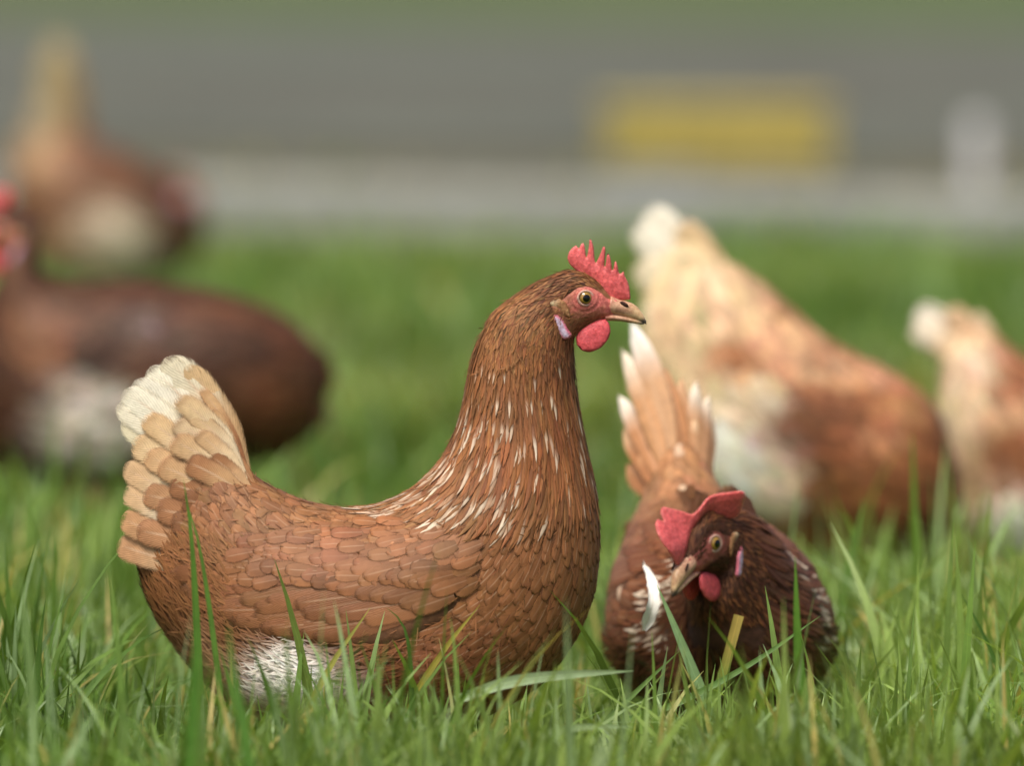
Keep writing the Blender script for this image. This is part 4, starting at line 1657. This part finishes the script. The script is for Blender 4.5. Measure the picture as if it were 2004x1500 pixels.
# dark hen behind on the left, facing left
R5 = [(636, 700, 632, 785, 18), (592, 645, 604, 850, 80), (522, 598, 545, 893, 122), (432, 568, 455, 908, 152), (332, 552, 342, 932, 168), (232, 545, 222, 957, 168), (140, 546, 108, 955, 154),
      (84, 532, 15, 930, 132), (74, 508, -45, 860, 106), (74, 482, -60, 770, 84), (78, 458, -50, 680, 66), (82, 440, -28, 600, 55)]
col5 = ((80, 50, 33), [(560, 790, 90, 100, (112, 70, 42), 0.9), (120, 660, 40, 60, (120, 78, 50), 0.8), (190, 700, 40, 30, (50, 32, 22), 0.8), (420, 600, 60, 30, (104, 66, 42), 0.8), (480, 680, 90, 50, (56, 36, 26), 0.7), (300, 622, 20, 20, (190, 172, 168), 1.0), (60, 640, 60, 90, (128, 88, 62), 0.8), (190, 830, 90, 85, (240, 224, 206), 1.6),
                       (240, 780, 70, 30, (214, 196, 180), 0.7), (300, 720, 50, 50, (112, 76, 54), 0.5), (20, 500, 40, 60, (150, 108, 80), 0.6), (300, 650, 120, 60, (70, 46, 34), 0.6)],
        0.16, 45, 35)
tail5 = mirror([((560, 700), (640, 770), 80, -8, -6, (82, 52, 38), (92, 60, 42)), ((560, 680), (642, 730), 80, -4, -4, (80, 52, 38), (86, 58, 42)), ((550, 750), (632, 830), 80, -30, -24, (90, 58, 40), (104, 68, 46))])
hen5 = simple_hen(R5, HeadMap((34, 480), 0.0, flip=True, scale=0.8), 1, 1.28, 300,
                  'dark brown hen facing left behind the sharp hen, white thigh patch', col5, tail5, 240,
                  legs=((190, 945, -60, 180), (220, 945, 60, 210)), comb_y=None)

# far hen on the left
R6 = [(108, 262, 22, 330, 24), (150, 262, 22, 420, 66), (196, 272, 62, 500, 98), (250, 296, 150, 540, 114), (300, 322, 240, 548, 108), (336, 338, 312, 535, 90), (356, 338, 358, 505, 66)]
col6 = ((104, 68, 44), [(85, 300, 60, 60, (168, 134, 100), 0.9), (110, 350, 45, 40, (150, 112, 78), 0.7), (215, 475, 95, 65, (244, 228, 196), 1.6), (120, 470, 70, 50, (180, 140, 104), 0.8),
                       (160, 270, 40, 50, (112, 70, 44), 0.8), (320, 380, 60, 60, (88, 56, 40), 0.8), (340, 460, 40, 60, (112, 78, 50), 0.7)], 0.12, 30, 37)
tail6 = mirror([((150, 330), (108, 62), 62, -3, -2, (176, 156, 118), (178, 162, 122)), ((130, 330), (92, 100), 56, -8, -8, (176, 158, 124), (176, 160, 120)), ((160, 330), (132, 110), 46, -8, -6, (120, 88, 56), (140, 116, 78)),
                ((110, 340), (74, 190), 56, -16, -18, (180, 156, 122), (184, 164, 128)), ((90, 350), (40, 260), 56, -24, -26, (176, 146, 112), (180, 152, 118))])
hen6 = simple_hen(R6, HeadMap((338, 380), 25.0, scale=0.5), 1, 1.75, 200,
                  'farthest hen on the left with upright beige tail and brown back', col6, tail6, 260,
                  legs=((200, 535, -40, 205), (220, 535, 40, 225)), W=28, L=48, bend=(320, 372, 335, 75.0))


# ================================================================== grass
HENS = [  # world x, y, half length, half width, rotation
    (at(720, 1560, 0).x, 0.0, 0.20, 0.085, 0.0)]
for h, hl, hw in ((hen2, 0.20, 0.085), (hen3, 0.2, 0.09), (hen4, 0.2, 0.09), (hen5, 0.2, 0.09), (hen6, 0.2, 0.09)):
    l = h.root.location
    HENS.append((l.x, l.y, hl, hw, h.root.rotation_euler[2]))


def blades(n, X, Y, H, W, lean, colr, seg, rr, az=None, curve=None):
    """grass blades as bent tapering strips; returns vertices, faces, colours, uv"""
    az = rr.uniform(0, 2 * math.pi, n) if az is None else az
    bend = lean
    t = np.linspace(0, 1, seg + 1)
    dirx, diry = np.cos(az), np.sin(az)
    fa = rr.uniform(0, 2 * math.pi, n)
    # the leaf's flat side turns roughly across the lean
    fx, fy = -diry * 0.8 + 0.6 * np.cos(fa), dirx * 0.8 + 0.6 * np.sin(fa)
    fl = np.hypot(fx, fy) + 1e-6
    fx, fy = fx / fl, fy / fl
    V = np.zeros((n, seg + 1, 2, 3))
    U = np.zeros((n, seg + 1, 2, 3))
    sx = rr.normal(0, 0.06, n)
    for i, ti in enumerate(t):
        ang = bend * ti
        hor = H * bend * 0.5 * ti ** 2 * 1.15
        z = H * (ti - 0.16 * bend ** 2 * ti ** 3)
        px = X + dirx * hor + sx * H * ti * diry
        py = Y + diry * hor - sx * H * ti * dirx
        wd = W * 0.5 * (1 - ti ** 2.2) * (0.75 + 0.5 * min(ti * 3, 1) * 0.5) + 0.0001
        for j, sg in enumerate((-1, 1)):
            V[:, i, j, 0] = px + sg * fx * wd
            V[:, i, j, 1] = py + sg * fy * wd
            V[:, i, j, 2] = np.maximum(z, 0.001)
            U[:, i, j, 0] = sg
            U[:, i, j, 1] = ti
    C = np.ones((n, seg + 1, 2, 4))
    C[..., :3] = colr[:, None, None, :]
    f = grid_faces(seg + 1, 2, False)
    Fc = (f[None] + (np.arange(n) * (seg + 1) * 2)[:, None, None]).reshape(-1, 4)
    return V.reshape(-1, 3), Fc, C.reshape(-1, 4), U.reshape(-1, 3)


G_DARK, G_MID, G_LIGHT, G_BLUE, G_DRY = s2l((84, 118, 44)), s2l((122, 158, 68)), s2l((158, 184, 98)), s2l((166, 192, 142)), s2l((204, 184, 112))


def grass_zone(name, y0, y1, n, hmean, hsd, wd, seg, seed, dryp=0.035, tall=0.06):
    rr = np.random.default_rng(seed)
    # the strip in view with a generous margin at both sides
    Y = y0 + (y1 - y0) * rr.random(n)
    half = 0.5 * 2004 * K * (D + Y) / D + 0.42 + 0.05 * np.clip(Y, 0, None)
    X = rr.uniform(-1, 1, n) * half
    P = np.stack([X, Y, 0 * X], -1)
    # clumps
    cl = 0.5 + 0.5 * pnoise(P, 9.0, seed + 1) + 0.35 * pnoise(P, 26.0, seed + 2)
    keep = rr.random(n) < np.clip(0.35 + 0.65 * cl, 0.15, 1)
    X, Y, P, cl = X[keep], Y[keep], P[keep], cl[keep]
    n = len(X)
    H = np.clip(rr.normal(hmean, hsd, n), 0.25 * hmean, 2.2 * hmean) * (0.72 + 0.42 * np.clip(cl, 0, 1.2))
    H = H * (1 + 0.35 * np.clip(pnoise(P, 5.0, 91), -0.6, 1.2) * smooth(Y, 0.6, 2.0))
    H = np.where(rr.random(n) < tall, H * rr.uniform(1.2, 1.55, n), H)
    H = H * (1 - 0.5 * smooth(Y, KN - 2.2, KN - 0.4))      # thin turf beside the kerb
    open_ = np.maximum(smooth(X, -0.30, -0.42), smooth(X, 0.27, 0.36))
    H = H * (1 + 0.25 * open_ * smooth(Y, 2.2, 1.2) * smooth(Y, -0.5, -0.1))      # untrampled at both sides of the hens
    for (hx, hy, hl, hw, rz) in HENS:
        dx, dy = X - hx, Y - hy
        a = (dx * math.cos(rz) + dy * math.sin(rz)) / hl
        b_ = (-dx * math.sin(rz) + dy * math.cos(rz)) / hw
        q = a * a + b_ * b_
        H = np.where(q < 1.0, np.minimum(H, 0.04), H)
        H = np.where((q >= 1.0) & (q < 1.7), np.minimum(H, 0.075), H)
    W = wd * rr.uniform(0.6, 1.5, n) * (0.75 + 0.35 * H / hmean)
    lean = np.abs(rr.normal(0.7, 0.6, n)) + (1.2 if dryp > 0.7 else 0.0)
    f = rr.random((n, 1))
    pn = pnoise(P, 3.2, 77)[:, None]
    c = G_DARK * (1 - f) + G_MID * f
    lt = np.clip(0.7 * pn + rr.normal(0.2, 0.25, (n, 1)), 0, 1)
    c = c * (1 - lt) + G_LIGHT * lt
    dkp = np.clip(pnoise(P, 2.1, 78)[:, None] * 0.9 - 0.25, 0, 0.6)
    c = c * (1 - dkp) + G_DARK * 0.75 * dkp
    ylp = np.clip(pnoise(P, 2.3, 79)[:, None] * 0.8 - 0.2, 0, 0.5)
    c = c * (1 - ylp) + s2l((150, 150, 66)) * ylp
    bl = (rr.random((n, 1)) < 0.22) * rr.uniform(0.3, 0.9, (n, 1))
    c = c * (1 - bl) + G_BLUE * bl
    dr = (rr.random((n, 1)) < dryp) * rr.uniform(0.4, 1.0, (n, 1))
    c = c * (1 - dr) + G_DRY * dr
    c = np.clip(c * (1 + rr.normal(0, 0.10, (n, 1))), 0.004, 1)
    return blades(n, X, Y, H, W, lean, c, seg, rr)


def grass_obj(name, zones, label):
    Vs, Fs, Cs, Us, off = [], [], [], [], 0
    for zz in zones:
        V, Fc, C, U = grass_zone(name, *zz)
        Vs.append(V)
        Fs.append(Fc + off)
        Cs.append(C)
        Us.append(U)
        off += len(V)
    o = new_mesh(name, np.concatenate(Vs), np.concatenate(Fs), M_GRASS, None,
                 {'Col': ('FLOAT_COLOR', np.concatenate(Cs)), 'fuv': ('FLOAT_VECTOR', np.concatenate(Us))})
    return tag(o, label, 'grass', kind='stuff')


KN = min(KL.y, KR.y)
grass_obj('grass', [
    (-2.6, -1.0, 14000, 0.090, 0.026, 0.0058, 6, 301, 0.03, 0.08),
    (-1.0, -0.10, 21000, 0.080, 0.028, 0.0048, 6, 302, 0.05, 0.07),
    (-0.75, -0.16, 1900, 0.116, 0.028, 0.0058, 7, 306, 0.06, 0.05),
    (-0.10, 0.9, 32000, 0.068, 0.025, 0.0046, 6, 303, 0.06, 0.10),
    (0.9, 3.2, 40000, 0.066, 0.024, 0.0058, 4, 304, 0.05, 0.08),
    (3.2, KN, 50000, 0.070, 0.022, 0.0090, 3, 305, 0.05, 0.05),
    (KN + 0.5, KN + 3.2, 1500, 0.032, 0.014, 0.0090, 3, 308, 0.6, 0.03),
    (-0.5, 0.8, 7000, 0.050, 0.020, 0.0034, 5, 309, 0.75, 0.0)],
    'dense green meadow grass covering the foreground and the field')


# single blades that stand out
def big_blade(pts, Y, width, col, label, tipcol=None, blunt=False, yslope=0.0):
    P = [at(px, py, Y + yslope * i) for i, (px, py) in enumerate(pts)]
    A = np.array([list(p) for p in P])
    n = 15
    R = catmull(np.c_[A, A[:, :1] * 0], n)[:, :3]
    wm = width * K * (D + Y) / D
    V, U, C = [], [], []
    tw = random.uniform(-0.4, 0.4)
    for i in range(n):
        t_ = i / (n - 1)
        d_ = R[min(i + 1, n - 1)] - R[max(i - 1, 0)]
        d_ /= np.linalg.norm(d_)
        ac = np.cross(d_, [0.1, -1.0, 0.25 + tw * t_])
        ac /= np.linalg.norm(ac)
        nn = np.cross(ac, d_)
        wd = wm * 0.5 * ((0.7 + 0.3 * min(1, t_ * 3)) * (1 - t_ ** 2.6) + 0.03 if not blunt else 0.8 + 0.2 * t_)
        for s_ in (-1, 0, 1):
            V.append(R[i] + ac * wd * s_ + nn * wd * 0.35 * abs(s_))
            U.append((s_, t_, 0.3))
            cc = s2l(col)
            if tipcol is not None:
                m_ = smooth(t_, 0.45, 0.9)
                cc = cc * (1 - m_) + s2l(tipcol) * m_
            C.append((*cc, 1))
    o = new_mesh('grass_blade', V, grid_faces(n, 3, False), M_GRASS, None, {'Col': ('FLOAT_COLOR', C), 'fuv': ('FLOAT_VECTOR', U)})
    return tag(o, label, 'grass blade', 'long grass blades standing out of the meadow')


YEL, PALE, GRN, DGR = (182, 172, 78), (150, 184, 128), (112, 156, 58), (80, 116, 46)
big_blade([(770, 1560), (805, 1385), (868, 1275), (940, 1184)], -0.16, 17, YEL, 'straight yellowish grass blade slanting across the sharp hen\'s breast')
big_blade([(810, 1560), (806, 1390), (802, 1285), (788, 1222), (756, 1190)], -0.19, 13, DGR, 'thin dark green blade arching over to the left before the hen\'s flank')
big_blade([(540, 1560), (600, 1400), (650, 1300), (725, 1190)], -0.17, 16, (170, 170, 84), 'yellow-green blade slanting in front of the hen\'s white belly fluff')
big_blade([(1425, 1560), (1398, 1430), (1350, 1300), (1286, 1146)], 0.0, 27, PALE, 'broad pale grass blade leaning left across the dark hen\'s breast')
big_blade([(1370, 1500), (1395, 1385), (1420, 1300), (1446, 1205)], 0.03, 20, (120, 150, 62), 'short blunt blade with yellow tip below the floppy-combed hen', (196, 172, 92), True)
big_blade([(1590, 1600), (1578, 1430), (1562, 1280), (1556, 1090)], -0.28, 25, (102, 146, 54), 'tall bright green blade upright before the dark hen\'s wing')
big_blade([(890, 1372), (990, 1338), (1100, 1322), (1240, 1314)], -0.25, 24, (172, 196, 150), 'pale grass blade lying nearly level below the sharp hen\'s breast')
big_blade([(1190, 1420), (1320, 1380), (1470, 1300), (1606, 1206)], -0.05, 14, (116, 150, 82), 'narrow grass blade rising to the right across the dark hen')
big_blade([(1060, 1560), (1180, 1420), (1260, 1340), (1330, 1275)], -0.08, 15, (130, 162, 92), 'grey-green blade slanting up to the right between the two near hens')
big_blade([(395, 1560), (388, 1300), (375, 1060), (359, 938)], -0.24, 17, (98, 140, 56), 'very tall green blade reaching up in front of the cream tail')
big_blade([(450, 1560), (424, 1300), (392, 1080), (362, 975)], -0.24, 13, (102, 142, 60), 'second tall blade crossing the tail, leaning left')
big_blade([(2030, 1560), (1985, 1400), (1935, 1265), (1880, 1160)], 0.08, 13, DGR, 'thin dark blade curving left at the right edge')
big_blade([(1800, 1300), (1792, 1180), (1790, 1040), (1785, 845)], 0.75, 20, (112, 146, 56), 'blurred tall blade upright before the tan pecking hen')
big_blade([(1250, 1480), (1440, 1440), (1620, 1420), (1900, 1452)], -0.06, 16, (168, 192, 140), 'pale blade lying level in the grass at lower right')
big_blade([(960, 1500), (1050, 1446), (1130, 1425), (1240, 1424)], -0.3, 20, (170, 194, 148), 'blurred pale blade lying low between the two near hens')
big_blade([(372, 1580), (375, 1450), (380, 1330), (384, 1205)], -0.75, 24, (98, 146, 58), 'blurred upright blade in front of the hen\'s fluffy rear')
big_blade([(500, 1580), (476, 1420), (458, 1330), (446, 1220)], -0.7, 22, (104, 148, 66), 'blurred blade leaning left before the white belly fluff')
big_blade([(70, 1580), (64, 1400), (52, 1240), (40, 1120)], -0.6, 20, (140, 170, 104), 'pale blurred blade at the far left bottom')
big_blade([(1660, 1330), (1650, 1180), (1668, 1080), (1692, 975)], 0.7, 22, (120, 156, 76), 'blurred blade tip before the tan pecking hen\'s belly')


# ================================================================== small things
# loose white feather caught before the dark hen's breast
class Dummy:
    pass


def loose_feather():
    pts = [at(1260, 1234, 0.03), at(1277, 1185, 0.02), at(1274, 1140, 0.03), at(1257, 1102, 0.05)]
    A = np.array([list(p) for p in pts])
    o = A[0].copy()
    R = catmull(np.c_[A, A[:, :1] * 0], 14)[:, :3] - o
    V, U, C = [], [], []
    rr = np.random.default_rng(4)
    wds = [0.0014, 0.0044, 0.0060, 0.0064, 0.0056, 0.0054, 0.0056, 0.0058, 0.0054, 0.0046, 0.0038, 0.0028, 0.0018, 0.0008]
    wv = np.linspace(-1, 1, 7)
    for i in range(14):
        d_ = R[min(i + 1, 13)] - R[max(i - 1, 0)]
        d_ /= np.linalg.norm(d_)
        ac = np.cross(d_, [0.2, -1, 0.1])
        ac /= np.linalg.norm(ac)
        nn = np.cross(ac, d_)
        for s_ in wv:
            V.append(R[i] + ac * s_ * wds[i] + nn * (0.0032 * s_ * s_) + rr.normal(0, 0.0007, 3) * abs(s_))
            U.append((s_, i / 13, 0.2))
            C.append((0.92, 0.88, 0.80, 0.5))
    ob = new_mesh('loose_feather', V, grid_faces(14, 7, False), M_FEATHER, None, {'Col': ('FLOAT_COLOR', C), 'fuv': ('FLOAT_VECTOR', U)})
    ob.location = o
    tag(ob, 'loose white feather hanging beside the pale blade before the dark hen', 'feather')


loose_feather()

# yellow crate on the verge
m_yel = make_plain('yellow_plastic', (184, 168, 88), 0.45, 0.4, 12.0, 0.12)
yc = gy_of(318)
cr = at(1400, 318, yc)
root = tag(empty('crate', (cr.x, yc, 0.004), 0.05), 'low yellow plastic crate far behind, beyond the kerb', 'crate')
cw, cd, chh = 0.225, 0.11, 0.10


def box(name, x0, x1, y0, y1, z0, z1, mat, parent, bev=0.004):
    b2 = bmesh.new()
    vs = [b2.verts.new((x, y, z)) for x in (x0, x1) for y in (y0, y1) for z in (z0, z1)]
    for f in ((0, 1, 3, 2), (4, 6, 7, 5), (0, 4, 5, 1), (2, 3, 7, 6), (0, 2, 6, 4), (1, 5, 7, 3)):
        b2.faces.new([vs[i] for i in f])
    bmesh.ops.recalc_face_normals(b2, faces=b2.faces)
    bmesh.ops.bevel(b2, geom=list(b2.edges), offset=bev, segments=2, affect='EDGES', profile=0.5)
    me_ = bpy.data.meshes.new(name)
    b2.to_mesh(me_)
    b2.free()
    me_.materials.append(mat)
    o = bpy.data.objects.new(name, me_)
    COL.objects.link(o)
    o.parent = parent
    return o


box('panel', -cw, cw, -cd, -cd + 0.008, 0.0, chh, m_yel, root, 0.002)
box('panel', -cw, cw, cd - 0.008, cd, 0.0, chh, m_yel, root, 0.002)
box('panel', -cw, -cw + 0.008, -cd + 0.008, cd - 0.008, 0.0, chh, m_yel, root, 0.002)
box('panel', cw - 0.008, cw, -cd + 0.008, cd - 0.008, 0.0, chh, m_yel, root, 0.002)
box('base', -cw + 0.009, cw - 0.009, -cd + 0.009, cd - 0.009, 0.004, 0.012, m_yel, root, 0.002)
for sy in (-1, 1):
    box('rim', -cw - 0.010, cw + 0.010, sy * cd - 0.011, sy * cd + 0.011, chh + 0.001, chh + 0.018, m_yel, root, 0.004)
    for q in range(7):
        xr = -cw + 0.05 + q * (2 * cw - 0.1) / 6
        box('rib', xr - 0.006, xr + 0.006, sy * (cd + 0.005) - 0.0045, sy * (cd + 0.005) + 0.0045, 0.004, chh - 0.004, m_yel, root, 0.002)
for sx in (-1, 1):
    box('rim', sx * cw - 0.010, sx * cw + 0.010, -cd + 0.012, cd - 0.012, chh + 0.001, chh + 0.018, m_yel, root, 0.004)

# grey slab lying left of the crate
m_slab = make_plain('slab_stone', (112, 118, 124), 0.8, 0.3, 20.0, 0.2, bump=0.5)
ys = gy_of(368)
p = at(1275, 368, ys)
slab_root = box('stone_slab', -0.085, 0.085, -0.06, 0.06, 0.0, 0.03, m_slab, None, 0.008)
slab_root.location = (p.x, ys, 0.003)
slab_root.rotation_euler = (0, 0, 0.2)
tag(slab_root, 'flat bluish grey slab lying below the yellow crate', 'slab')

# white marker post behind the kerb
m_post = make_plain('white_post', (206, 206, 204), 0.6, 0.4, 18.0, 0.08)
yp = gy_of(440)
pp = at(1912, 440, yp)
b2 = bmesh.new()
nseg = 24
prev = None
hp = (440 - 232) * K * (D + yp) / D
for (rad, z) in ((0.020, -0.03), (0.020, hp * 0.9), (0.019, hp * 0.96), (0.018, hp * 0.995), (0.004, hp)):
    ring = [b2.verts.new((rad * math.cos(2 * math.pi * i / nseg), rad * math.sin(2 * math.pi * i / nseg), z)) for i in range(nseg)]
    if prev:
        for i in range(nseg):
            b2.faces.new((prev[i], prev[(i + 1) % nseg], ring[(i + 1) % nseg], ring[i]))
    prev = ring
b2.faces.new(prev)
me = bpy.data.meshes.new('marker_post')
b2.to_mesh(me)
b2.free()
me.polygons.foreach_set('use_smooth', np.ones(len(me.polygons), dtype=bool))
me.materials.append(m_post)
post = bpy.data.objects.new('marker_post', me)
COL.objects.link(post)
post.location = (pp.x, yp, 0)
tag(post, 'short white post standing by the kerb at the right', 'post')
